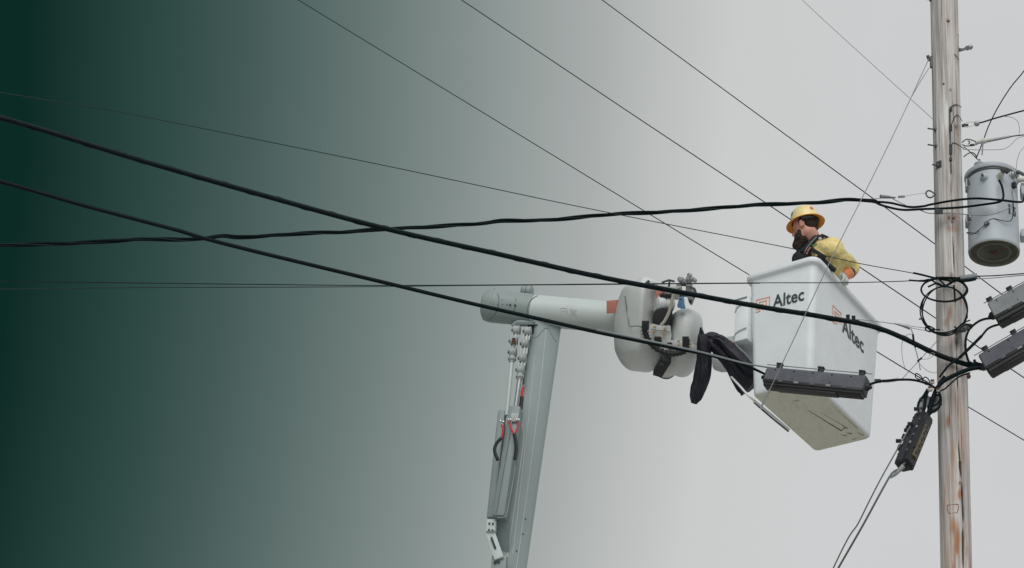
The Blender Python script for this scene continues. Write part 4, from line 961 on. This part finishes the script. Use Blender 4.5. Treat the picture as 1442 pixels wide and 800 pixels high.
# heavy lashed bundle
Gp = [(-70, 147), (33, 175), (124, 203), (206, 228), (340, 266.5), (535, 320), (700, 357.5), (840, 389), (950, 410), (1070, 432), (1160, 446.5), (1241, 463.5), (1322, 500), (1368, 515.5)]
gb = thing('telephone_cable', 'thick black lashed cable crossing the bucket lettering to the pole', 'cable', P(1368, 515, 13.05), 'black cables strung to the pole')
path = pxpath(Gp, 12.2, 13.04, 10, ext=False); MB().tube([beyond(path[0], path[1])] + path, m_of(7.2, 12.7) / 2, 12).build('cable_jacket', M['cable'], gb)
mp_ = [p + UP * m_of(2.7, 12.7) - FW * .012 for p in path if (PX + F * (p - CAM).x / (p - CAM).dot(FW)) < 1208]
MB().tube(mp_, .004, 6).build('messenger_strand', M['midwire'], gb)
mb = MB(); acc = 0
for i in range(1, len(path) - 1):
    acc += (path[i] - path[i - 1]).length
# lashing wire wound round the bundle
lw = []
L = 0
for i in range(len(path) - 1):
    A, B_ = path[i], path[i + 1]; t = (B_ - A).normalized(); n1 = t.cross(FW).normalized(); n2 = t.cross(n1); m_ = 10
    for k in range(m_):
        q = A + (B_ - A) * k / m_; s_ = L + (B_ - A).length * k / m_; a = s_ * 2 * math.pi / .38; lw.append(q + (n1 * math.cos(a) + n2 * math.sin(a)) * m_of(7.9, 12.7) / 2)
    L += (B_ - A).length
MB().tube(lw, .0016, 4).build('lashing_wire', M['wire'], gb)
for x, y in ((1194, 448), (1202, 449.5)):
    MB().box(P(x, y, 12.93), (RT, UP, FW), (.014, .026, .016)).build('strand_clamp', M['black'], gb)
MB().tube(pxpath([(1200, 449.5), (1230, 452), (1258, 456)], 12.92, 12.98), .0035, 6).build('messenger_strand', M['palewire'], gb)
sl = MB().tube(pxpath([(1258, 455.5), (1268, 457.5), (1276, 459.5), (1282, 462)], 12.98, 13.0), lambda t: .004 + .011 * min(1, t * 1.6), 10).build('tension_sleeve', M['steel'], gb)
for dy in (0, 3.5): MB().tube(pxpath([(1280, 459 + dy * .6), (1300, 461.5 + dy), (1330, 465 + dy)], 13.0, 13.08), .0025, 6).build('tail_wire', M['palewire'], gb)
# second black cable, to the splice case in front of the bucket
Hp = [(-70, 238), (20, 261), (124, 291), (247, 323.5), (285, 335), (359, 354), (450, 376), (550, 400), (660, 426.5), (765, 450.5), (840, 467.5), (945, 489), (1000, 500), (1048, 514), (1084, 530)]
hb2 = thing('telephone_cable', 'black cable below the thick one, ending in the case on the bucket', 'cable', P(1084, 530, 12.85), 'black cables strung to the pole')
path = pxpath(Hp, 12.0, 12.86, 8); MB().tube(path, lambda t: m_of(5.6 if t < .86 else 5.6 - 2.6 * (t - .86) / .14, 12.5) / 2, 12).build('cable_jacket', M['cable'], hb2)
MB().tube(pxpath([(840, 464.5), (945, 486.5), (1000, 499), (1048, 511.5), (1085, 518)], 12.55, 12.83), m_of(2.6, 12.8) / 2, 8).build('messenger_strand', M['greywire'], hb2)
# twisted service conductors
Ip = [(-70, 347), (4, 345), (103, 343), (202, 336.5), (264, 338), (313, 333), (340, 334), (420, 329), (490, 327), (540, 322.5), (620, 318.5), (680, 315), (710, 311), (760, 310), (800, 307.5), (865, 302), (920, 299), (1000, 294), (1080, 288), (1150, 285), (1200, 281.5), (1235, 284.5)]
tw = thing('service_cable', 'twisted black service cable running level above the boom to the transformer', 'cable', P(1235, 284, 13.0))
path = pxpath(Ip, 12.5, 13.0, 14, ext=False)
MB().tube([beyond(path[0], path[1]), path[0]], .016, 8).build('conductor', M['cable'], tw)
for j in range(3):
    q = []; L = 0; pts = []
    for i in range(len(path) - 1):
        A, B_ = path[i], path[i + 1]; t = (B_ - A).normalized(); n1 = t.cross(FW).normalized(); n2 = t.cross(n1)
        for k in range(3):
            s_ = L + (B_ - A).length * k / 3; a = s_ * 2 * math.pi / .95 + j * 2.094; rr = .0095 if j < 2 else .008
            pts.append(A + (B_ - A) * k / 3 + (n1 * math.cos(a) + n2 * math.sin(a)) * rr)
        L += (B_ - A).length
    MB().tube(pts, .0085 if j < 2 else .005, 8).build('conductor', M['cable'] if j < 2 else M['wire'], tw)
MB().tube(pxpath([(1233, 284, 13.0), (1255, 286, 13.0), (1280, 291.5, 12.98), (1300, 290.5, 12.96), (1311, 288, 12.95), (1342, 282.5, 12.93), (1374, 279.5, 12.9), (1405, 281.5, 12.86), (1433, 284.5, 12.88), (1441, 283, 12.95), (1442.5, 277, 13.0)], 13), .0088, 8).build('conductor', M['cable'], tw)
MB().tube(pxpath([(1233, 285, 13.0), (1243, 289.5, 13.0), (1270, 295.5, 12.98), (1300, 294.5, 12.96), (1330, 293.5, 12.94), (1358, 291.5, 12.93), (1389, 287.5, 12.9), (1408, 284, 12.87), (1413, 277, 12.86), (1411, 263, 12.88), (1407, 254, 12.92)], 13), .0088, 8).build('conductor', M['cable'], tw)
MB().tube(pxpath([(1275, 291), (1283, 290.5), (1286, 294.5), (1296, 296), (1306, 300), (1318, 300.5), (1342, 300.5), (1374, 303, 12.95), (1394, 302.5, 12.9), (1415, 296, 12.88), (1426, 287, 12.9), (1424, 268, 12.93)], 12.98, 12.95), .0042, 6).build('neutral_wire', M['greywire'], tw)
MB().tube(pxpath([(1150, 284.5), (1220, 280.5), (1240, 279.5)], 13.0), .003, 6).build('neutral_wire', M['palewire'], tw)
MB().lathe(P(1239.5, 276.5, 13.0), P(1263, 278.3, 13.02) - P(1239.5, 276.5, 13.0), [(.012, 0), (.014, .002), (.013, .05), (.010, .08), (.006, .095), (.004, .135)], 10).build('wedge_clamp', M['steel'], tw)
MB().box(P(1250, 278.8, 13.0), (RT, UP, FW), (.055, .004, .01)).build('wedge_bar', M['darksteel'], tw)
MB().tube(pxpath([(1265, 277.3), (1274, 276.7)], 13.02), .009, 8).build('clamp_tail', M['greywire'], tw)
MB().tube(pxpath([(1274, 276.5), (1290, 273.5), (1304, 272)], 13.02), .0016, 5).build('tail_wire', M['palewire'], tw)
MB().tube(pxpath([(1257, 280), (1268, 285.5), (1277, 290)], 12.99), .0035, 6).build('tail_wire', M['greywire'], tw)
MB().tube(pxpath([(1316.5, 273.5), (1312, 270), (1307.5, 268.5), (1304, 271.5), (1305.5, 276.5), (1310, 278.5), (1314, 276.5), (1317.5, 273)], 13.1), .0062, 8).build('thimble_loop', M['darksteel'], tw)
MB().box(P(1322, 298, 12.98), (RT, UP, FW), (.03, .02, .03)).build('pole_clamp', M['darksteel'], tw)
# ground loop on the transformer
gw = MB(); gw.tube(pxpath([(1361, 328, 13.1), (1369, 330, 13.02), (1377, 325, 12.98), (1385, 318, 12.98), (1390, 312, 12.98), (1399, 308, 12.97), (1413, 311, 12.96), (1423, 311, 12.97), (1426.5, 303, 12.98), (1427, 285, 12.98), (1425, 268, 12.97)], 13), .0032, 6)
gw.tube(pxpath([(1361, 327.5), (1370, 328), (1375, 329), (1379, 325)], 13.0), .0032, 6)
tag(gw.build('ground_wire', M['wire'], None, at=P(1388, 316, 12.97)), 'thin ground wire looping across the transformer tank below its number', 'wire')
# thin mid span lines ending at the pole
wire('drop_wire', [(-60, 120), (60, 140), (170, 158), (340, 192), (560, 237), (760, 279.5), (900, 308), (1115, 350), (1210, 371), (1287, 385), (1340, 397)], 12.4, 13.03, 1.25, M['midwire'], 'thin grey wire crossing the workman from upper left to the pole', 'wire')
wire('drop_wire', [(1286, 384.3), (1300, 387.5), (1316, 391.5), (1340, 396)], 13.0, 12.98, 3.0, M['cable'], 'short black sleeve tail meeting the coil ring from the upper left', 'wire')
lv = 'level wires crossing the bucket rim'
wire('level_wire', [(-70, 393.5), (29, 396.5), (359, 400.5), (540, 402), (760, 400.8), (840, 400), (1070, 398.4), (1195, 398), (1283, 395.5), (1340, 391)], 12.4, 13.0, 1.35, M['wire'], 'upper thin level wire of the pair passing over the bucket rim', 'wire', lv)
wire('level_wire', [(-70, 408), (29, 407), (194, 405), (359, 404.6), (540, 403.6), (660, 402.2), (840, 400.8), (1070, 399)], 12.4, 12.85, 1.2, M['midwire'], 'lower thin level wire of the pair, ending before the bucket', 'wire', lv)
wire('level_wire', [(1280, 394.6), (1296, 395.8), (1308, 395.5), (1325, 391), (1352, 391.5)], 12.98, 12.96, 2.6, M['cable'], 'black tail of the level wire at the left of the coil ring', 'wire')
ls = thing('line_splice', 'grey tube splice on the level wires just right of the coil rings', 'splice', P(1365, 390, 12.95))
MB().tube(pxpath([(1352, 392), (1364, 390.5), (1376, 388.8)], 12.95), .021, 12).build('splice_tube', M['casepale'], ls)
MB().tube(pxpath([(1352, 395.5), (1364, 394.8), (1374, 392.8)], 12.94), .012, 8).build('splice_core', M['cable'], ls)
MB().tube(pxpath([(1330, 404), (1342, 397), (1352, 394)], 12.96), .009, 8).build('splice_tail', M['cable'], ls)
wire('level_wire', [(1374, 389), (1400, 388.3), (1442, 385.3), (1520, 380)], 12.95, 12.9, 1.7, M['wire'], 'upper dark wire leaving the tube splice to the right edge', 'wire')
wire('level_wire', [(1374, 393), (1405, 391), (1442, 387.5), (1520, 381)], 12.96, 12.92, 1.2, M['palewire'], 'lower pale wire leaving the tube splice to the right edge', 'wire')
# steep guy strand in front of the bucket
gy = thing('guy_strand', 'steep pale strand from the pole bracket down across the bucket front', 'wire', P(1307, 86, 13.05))
MB().tube(pxpath([(1308, 83), (1284, 135), (1258, 190), (1226, 255), (1170, 366), (1112, 490), (1071, 576)], 13.05, 12.6), m_of(1.35, 12.8) / 2, 6).build('strand', M['palewire'], gy)
MB().tube(pxpath([(1308, 96), (1296, 115), (1284, 136)], 13.05, 13.0), .003, 6).build('strand', M['greywire'], gy)
MB().tube(pxpath([(1084, 549), (1078, 560), (1071, 576)], 12.65, 12.6), m_of(3, 12.6) / 2, 8).build('strand_end', M['palewire'], gy)

# upper right dead ends
de = thing('dead_end', 'upper dead end wire with ball clamp right of the pole', 'wire', P(1356, 177, 13.15), 'dead ends above the transformer')
MB().tube(pxpath([(1374, 174), (1384, 172), (1400, 167), (1420, 161.5), (1445, 155), (1520, 137)], 13.1, 12.9), m_of(2.4, 13) / 2, 8).build('conductor', M['wire'], de)
MB().box(P(1359, 176.8, 13.12), (RT, UP, FW), (.026, .013, .012)).build('eye_bolt', M['darksteel'], de)
MB().lathe(P(1372, 174.5, 13.1), RT + UP * .1, [(.006, 0), (.02, .006), (.023, .02), (.018, .036), (.006, .042)], 12).build('ball_clamp', M['steel'], de)
for pts_ in ([(1355, 175.5), (1362, 172), (1374, 172.3)], [(1358, 178.5), (1366, 178), (1374, 175)]): MB().tube(pxpath(pts_, 13.1), .003, 6).build('bail', M['steel'], de)
de = thing('dead_end', 'lower dead end wire with pale insulator tube right of the pole', 'wire', P(1356, 202, 13.15), 'dead ends above the transformer')
MB().tube(pxpath([(1391, 198.5), (1422, 192.5), (1442, 190), (1520, 181)], 13.1, 12.95), m_of(1.8, 13) / 2, 8).build('conductor', M['wire'], de)
MB().tube(pxpath([(1390, 198.5), (1406, 195.5), (1423, 192.3)], 13.1, 13.05), lambda t: .0135 - .004 * t, 10).build('grip_sleeve', M['steel'], de)
MB().lathe(P(1373, 201, 13.12), P(1393, 197, 13.1) - P(1373, 201, 13.12), [(.008, 0), (.016, .006), (.017, .05), (.019, .06), (.024, .075), (.02, .09), (.01, .106)], 14).build('insulator', M['porcelain'], de)
for pts_ in ([(1355, 200.5), (1360, 196.5), (1366, 196.5), (1374, 199.5)], [(1355, 203.5), (1360, 205.5), (1370, 205), (1376, 203)], [(1363, 198), (1365.5, 200), (1364, 203)]): MB().tube(pxpath(pts_, 13.1), .0055, 6).build('bail', M['darksteel'], de)
MB().tube(pxpath([(1366, 204.3), (1372, 203.7)], 13.08), .009, 6).build('clevis_pin', M['black'], de)
wire('jumper_wire', [(1470, 60), (1442, 100), (1424, 122), (1406, 150), (1392, 178), (1384, 200), (1375, 222)], 12.9, 13.15, 1.8, M['wire'], 'curved jumper wire dropping from the right edge to the transformer bushing', 'wire')
wire('jumper_wire', [(1384.5, 200), (1383.5, 210), (1383, 218)], 13.1, 13.1, 2.0, M['greywire'], 'short loose tail hanging below the pale insulator tube', 'wire')
wire('jumper_wire', [(1357, 206.5), (1366, 214), (1377, 225)], 13.1, 13.15, 1.4, M['wire'], 'short straight wire from the pole to the top bushing', 'wire')
wire('jumper_wire', [(1357, 221), (1363, 216.5), (1369, 215), (1373.5, 218), (1375.5, 224)], 13.1, 13.15, 1.6, M['wire'], 'small arched wire beside the top bushing of the transformer', 'wire')
wire('jumper_wire', [(1356, 210.5), (1380, 211), (1410, 210.5), (1421, 206), (1430, 197), (1436, 193.5), (1443, 192)], 13.1, 13.05, .9, M['palewire'], 'faint wire sagging between pole and right edge over the transformer', 'wire')
wire('jumper_wire', [(1415, 164), (1425, 165.5), (1433, 171), (1435.5, 180), (1435, 190)], 13.05, 13.05, .9, M['palewire'], 'faint wire arc linking the two dead end wires', 'wire')
wire('jumper_wire', [(1445, 204), (1436, 215), (1432, 228), (1431, 240)], 13.05, 13.05, .9, M['palewire'], 'faint wire curving down at the right edge to the side bushings', 'wire')

# ================================================================== coil rings on the pole
def coil(cx, cy, rx, ry, d, turns, jit, wpx, tilt, label, seg=40, extra=None):
    t_ = thing('cable_coil', label, 'cable coil', P(cx, cy, d), 'slack cable coils tied to the pole')
    for k in range(turns):
        jx = random.uniform(-jit, jit); jy = random.uniform(-jit, jit); ph = random.uniform(0, 6)
        pts = []
        for i in range(seg + 1):
            a = 2 * math.pi * i / seg
            pts.append(P(cx + jx + (rx + jit * .8 * math.sin(a * 2 + ph)) * math.cos(a), cy + jy + (ry + jit * .6 * math.cos(a * 2 + ph)) * math.sin(a), d + tilt * -math.sin(a) + random.uniform(-.003, .003)))
        MB().tube(pts, m_of(wpx * random.uniform(.8, 1.1), d) / 2, 8, cap=False).build('turn', M['cable'], t_)
    return t_
k1 = coil(1329.2, 408, 32.5, 16.6, 12.94, 4, .9, 2.4, .05, 'upper flat black cable coil ring hung on the pole')
k2 = coil(1330, 438, 32, 34, 12.93, 3, 1.3, 2.1, -.03, 'lower round black cable coil ring hung on the pole')
for pts_ in ([(1307, 404), (1320, 399), (1331, 404), (1340, 396), (1352, 391)], [(1318, 390), (1326, 397), (1333, 404)], [(1299, 396), (1310, 394), (1322, 401), (1332, 403)], [(1343, 402), (1344, 412), (1345, 425)]):
    MB().tube(pxpath(pts_, 12.9), .007, 8).build('tie_wire', M['cable'], k1)
for pts_ in ([(1332, 403), (1345, 407), (1355, 418), (1361, 432), (1362, 448)], [(1303, 463), (1306, 459), (1312, 461), (1316, 464), (1310, 467), (1304, 465), (1303, 461)], [(1294, 449.5), (1298, 449)], [(1312, 467.5), (1330, 468.5), (1345, 464), (1356, 455), (1366, 451)], [(1312, 464.5), (1324, 464.3)]):
    MB().tube(pxpath(pts_, 12.9), .0055, 8).build('tie_wire', M['cable'], k2)
# clamp where the right hand cases are tied to the pole
pc = thing('pole_clamp', 'grey steel clamp bracket on the pole below the cable coils', 'clamp', P(1350, 468, 13.05))
MB().box(P(1349, 474, 13.03), (RT, UP, FW), (.024, .024, .03)).build('clamp_plate', M['steel'], pc)
MB().beam(P(1347, 468, 12.98), P(1368, 459, 12.98), .018, .012, UP).build('clamp_arm', M['steel'], pc)
for x, y in ((1352, 466), (1358, 463), (1364, 461.5), (1348, 477)): MB().lathe(P(x, y, 12.96), -FW, [(.011, -.01), (.011, .012), (0, .0121)], 6).build('bolt', M['darksteel'], pc)
for pts_ in ([(1347, 471), (1352, 462), (1360, 457), (1369, 458)], [(1344, 460), (1352, 466), (1360, 466)]): MB().tube(pxpath(pts_, 12.95), .008, 8).build('clamp_wire', M['black'], pc)

# ================================================================== splice cases
def splice_case(A, B_, hgt, wid, upv, mat, label, hang=(.12, .5, .9), insert=False, strand=True, tail=False):
    A = Vector(A); B_ = Vector(B_); t = (B_ - A); L = t.length; t /= L
    u = (Vector(upv) - t * Vector(upv).dot(t)).normalized(); s_ = t.cross(u)
    if s_.dot(CAM - A) < 0: s_ = -s_
    T = thing('splice_case', label, 'splice case', (A + B_) / 2, 'cable splice cases around the pole')
    def Q(a, b, c_): return A + t * a * L + s_ * b + u * c_
    # housing: ridge roof profile
    prof = [(-wid, -.30 * hgt), (-wid, .30 * hgt), (-wid * .80, .48 * hgt), (wid * .55, .5 * hgt), (wid * .92, .36 * hgt), (wid, .2 * hgt), (wid, -.26 * hgt), (wid * .9, -.32 * hgt), (-wid * .9, -.32 * hgt)]
    rings = []
    for a, sc_ in ((0, .86), (.012, 1), (.988, 1), (1, .86)): rings.append([Q(a, b * sc_, c_ * sc_) for b, c_ in prof])
    h_ = loft(rings).build('housing', mat, T, smooth=30)
    # flange line with clips
    MB().box(Q(.5, 0, -.33 * hgt), (t, s_, u), (L * .497, wid * 1.02, .012), .3).build('flange', M['casedark'], T)
    tp = [(-wid * .8, 0), (wid * .92, 0), (wid * .86, -.20 * hgt), (wid * .6, -.26 * hgt), (-wid * .6, -.26 * hgt)]
    rings = [[Q(a, b * sc_, -.33 * hgt + c_ * sc_) for b, c_ in tp] for a, sc_ in ((.01, .9), (.02, 1), (.98, 1), (.99, .9))]
    tray = loft(rings).build('tray', M['casedark'], T, smooth=30)
    for a in (.28, .34) + tuple(.4 + .055 * i for i in range(8)):
        MB().box(Q(a - .05, 0, -.60 * hgt), (t, s_, u), (L * .010, wid * .52, .006), .2).build('rib', M['casedark'], tray)
    MB().box(Q(.44, wid * .1, -.585 * hgt), (t, s_, u), (L * .30, wid * .60, .010), .3).build('tray_cover', M['casedark'], tray)
    if insert:
        MB().box(Q(.55, wid * .05, -.592 * hgt), (t, s_, u), (L * .32, wid * .42, .014), .3).build('tan_insert', M['label_tan'], tray)
        for i in range(9): MB().box(Q(.27 + .065 * i, (-.1 if i % 2 else .12) * wid, -.592 * hgt), (t, s_, u), (.009, .013, .017), .2).build('rib', M['casedark'], tray)
    for i in range(5):
        MB().box(Q(.18 + .16 * i, wid * 1.01, -.32 * hgt), (t, s_, u), (L * .022, .006, .007), .2).build('latch_clip', M['palewire'] if i % 2 else M['case'], T)
    for i in range(5):
        q = Q(.1 + .19 * i, wid * .99, .30 * hgt); MB().lathe(q, s_, [(.006, -.003), (.005, .004), (0, .0045)], 8).build('screw', M['black'], h_)
        if i % 2: MB().lathe(Q(.1 + .19 * i, wid * 1.0, -.12 * hgt), s_, [(.005, -.003), (.004, .003), (0, .0035)], 8).build('screw', M['black'], h_)
    for a in hang:
        b = MB(); b.box(Q(a, .1 * wid, .5 * hgt + .016), (t, s_, u), (.019, .016, .024), .2); b.box(Q(a, .1 * wid, .5 * hgt + .040), (t, s_, u), (.023, .02, .006), .2); b.build('hanger', M['black'], T)
    MB().lathe(Q(0, 0, 0), -t, [(wid * .5, -.01), (wid * .42, .02), (wid * .25, .03), (.012, .04), (0, .041)], 16).build('end_seal', M['black'], T)
    MB().lathe(Q(1, 0, 0), t, [(wid * .5, -.01), (wid * .42, .02), (wid * .25, .03), (.012, .04), (0, .041)], 16).build('end_seal', M['black'], T)
    if tail: MB().tube([Q(1.0, 0, 0), Q(1.0, 0, 0) + t * 20], .016, 8).build('cable_tail', M['cable'], T)
    if strand: MB().tube([Q(-.03, .1 * wid, .5 * hgt + .03), Q(1.03, .1 * wid, .5 * hgt + .03)], .004, 6).build('strand', M['greywire'], T)
    return T
WU = Vector((0, 0, 1))
splice_case(P(1080, 532, 12.78), P(1220, 545, 12.80), .142, .062, WU, M['case'], 'grey and black splice case hung across the front of the bucket', hang=(.10, .52, .93))
splice_case(P(1399, 444, 12.95), P(1522, 378, 12.7), .19, .07, WU, M['casepale'], 'pale grey splice case at the right edge, upper of the two', hang=(.04, .27, .6), tail=True)
splice_case(P(1386, 516, 12.9), P(1530, 433, 12.6), .17, .065, WU, M['case'], 'dark grey splice case at the right edge, lower of the two', hang=(.08, .36, .7), tail=True)
splice_case(P(1300, 588, 12.95), P(1272, 656, 12.78), .11, .056, (FW * .85 - RT * .55 + UP * .1), M['casebk'], 'black splice case with tan underside sloping down left of the pole', hang=(.2, .38, .6), insert=True, strand=False)

# ================================================================== cables between cases, at the pole
cb = thing('cable_bundle', 'knot of black cables with grey fittings where they meet left of the pole', 'cables', P(1316, 548, 12.95))
def cab(pts, d0, d1, wpx, mat='cable', nm='cable'): return MB().tube(pxpath(pts, d0, d1), m_of(wpx, 13) / 2, 10).build(nm, M[mat], cb)
cab([(1398, 448), (1386, 449.5), (1376, 454), (1365, 464), (1360, 478), (1360, 495), (1365, 512)], 12.95, 12.98, 3.4)
cab([(1407, 457), (1398, 459.5), (1390, 464), (1382, 473.5), (1368, 488), (1352, 503), (1338, 513), (1330, 522), (1323, 531)], 12.95, 12.95, 3.2)
cab([(1382, 473.5), (1366, 489.5), (1351, 504)], 12.94, 12.94, 4.4, nm='cable_sleeve')
cab([(1390, 518), (1376, 518), (1362, 521), (1346, 527.5), (1330, 536), (1320, 546), (1313, 563), (1307, 584)], 12.9, 12.9, 6.0)
cab([(1364, 512), (1374, 516), (1386, 517)], 13.02, 12.92, 8)
cab([(1384, 514), (1374, 511), (1372, 507)], 12.9, 12.9, 4.0)
cab([(1366, 525), (1350, 531), (1338, 541), (1330, 548), (1322, 551)], 12.95, 12.95, 2.2)
cab([(1220, 543), (1238, 537.5), (1262, 535), (1284, 535), (1300, 538.5), (1313, 544), (1322, 552), (1325, 563), (1322, 574), (1313, 580), (1303, 590)], 12.8, 12.9, 3.3)
cab([(1232, 536), (1250, 536.5), (1266, 534)], 12.84, 12.88, 4.4, 'steel', 'strand_grip')
MB().box(P(1236, 536.5, 12.82), (RT, UP, FW), (.022, .014, .014)).build('strand_clamp', M['darksteel'], cb)
cab([(1236, 496), (1262, 512), (1289, 528), (1306, 538)], 13.0, 12.95, 1.5, 'wire', 'thin_wire')
for pts_ in ([(1289, 531), (1290, 526), (1296, 529), (1299, 534), (1293, 534), (1289, 531)], [(1299, 534), (1303, 531), (1308, 535), (1308, 541), (1303, 541), (1299, 535)]): cab(pts_, 12.93, 12.93, 1.6, 'wire', 'thin_wire')
cab([(1300, 584), (1302, 570), (1304, 557), (1309, 546)], 12.9, 12.92, 4.5)
cab([(1292, 575), (1294, 566), (1300, 558), (1306, 548)], 12.92, 12.92, 3)
cab([(1322, 540), (1326, 535), (1330, 530)], 12.95, 12.95, 4)
cab([(1314, 560), (1320, 556), (1324, 560), (1321, 568), (1314, 572)], 12.9, 12.9, 2.6)
for x, y, r_ in ((1313, 538, 3.4), (1310, 548, 4), (1321, 549.5, 2.6)):
    s_ = MB().sphere(P(x, y, 12.86), m_of(r_, 12.9), 14, 10).build('porcelain_knob', M['porcelain'], cb)
    MB().lathe(P(x, y - r_ * .6, 12.85), UP, [(m_of(r_ * .8, 12.9), -.004), (m_of(r_ * .7, 12.9), .008), (0, .009)], 12).build('red_cap', M['rust'], s_)
mb = MB(); pillow(mb, [(1294, 561), (1304, 556), (1309, 560), (1304, 576), (1296, 583), (1290, 582), (1293, 575)], 12.93, .06, crown=.2, n=2); fbk = mb.build('bracket_plate', M['casepale'], cb, smooth=30)
mb = MB(); pillow(mb, [(1307, 560), (1324, 556), (1325, 572), (1316, 582), (1306, 578)], 12.95, .05, crown=.2, n=2); mb.build('dark_bracket', M['darksteel'], cb, smooth=30)
for x, y in ((1298, 563), (1301, 571), (1294, 579), (1297, 574)): MB().lathe(P(x, y, 12.92), -FW, [(.007, -.01), (.007, .010), (0, .0101)], 6).build('bolt', M['darksteel'], fbk)
for x, y in ((1291, 576), (1282, 597), (1277, 606), (1265.5, 621)): MB().box(P(x, y, 12.85), (RT, UP, FW), (.020, .013, .016), .3).build('strand_clamp', M['black'], cb)
MB().box(P(1323, 569, 12.98), (RT, UP, FW), (.018, .008, .02)).build('pole_bolt', M['darksteel'], cb)
# loose thin wires hanging by the bundle
wire('loose_wire', [(1283, 463), (1286, 472), (1288, 486), (1291, 498), (1294, 510), (1296, 521)], 13.0, 12.95, 1.5, M['greywire'], 'loose grey wire tail hanging between coil and cable knot', 'wire')
wire('loose_wire', [(1285.5, 471), (1287, 482), (1289, 489)], 12.98, 12.97, 3.0, M['cable'], 'short black taped section on the hanging grey wire tail', 'wire')
wire('loose_wire', [(1270, 534), (1282, 521), (1295, 507), (1310, 491), (1322, 477)], 12.98, 13.05, 1.0, M['palewire'], 'faint wire rising diagonally towards the pole', 'wire')
wire('loose_wire', [(1292, 509), (1298, 504)], 12.95, 12.95, 2.6, M['cable'], 'tiny black crimp where the faint loose wires cross', 'wire')
wire('loose_wire', [(1284, 470), (1274, 474), (1270, 486), (1271, 505), (1275, 521)], 13.0, 13.0, .8, M['palewire'], 'faint long wire arc left of the hanging tail', 'wire')
wire('loose_wire', [(1297, 506), (1308, 505), (1316, 499), (1312, 497), (1308, 502)], 12.98, 12.98, .8, M['palewire'], 'faint small wire loop right of the hanging tail', 'wire')
wire('loose_wire', [(1296, 513), (1304, 521), (1314, 525), (1322, 524)], 12.98, 13.0, .8, M['palewire'], 'faint wire curve bending right above the cable knot', 'wire')
# cables leaving the lower case, down and left
wire('lower_cable', [(1275, 651), (1266, 660), (1259, 664), (1253, 671), (1240, 694), (1215, 740), (1180, 801), (1150, 855)], 12.75, 12.6, 3.0, M['seam'], 'grey cable running steeply down left from the sloping splice case', 'cable', 'cables running down to the lower edge')
wire('lower_cable', [(1282, 600), (1264, 632), (1240, 675), (1222, 710), (1208, 738), (1198, 752), (1188, 770), (1173, 801), (1150, 850)], 12.8, 12.65, 1.9, M['seam'], 'thinner kinked wire running down left beside the grey cable', 'cable', 'cables running down to the lower edge')
mb = MB().tube(pxpath([(1272, 656), (1262, 667), (1254, 673)], 12.75, 12.74), lambda t: .018 - .012 * t, 10)
tag(mb.build('cable_boot', M['steel'], None, at=P(1268, 660, 12.75)), 'tapered grey boot at the bottom end of the sloping splice case', 'cable boot')
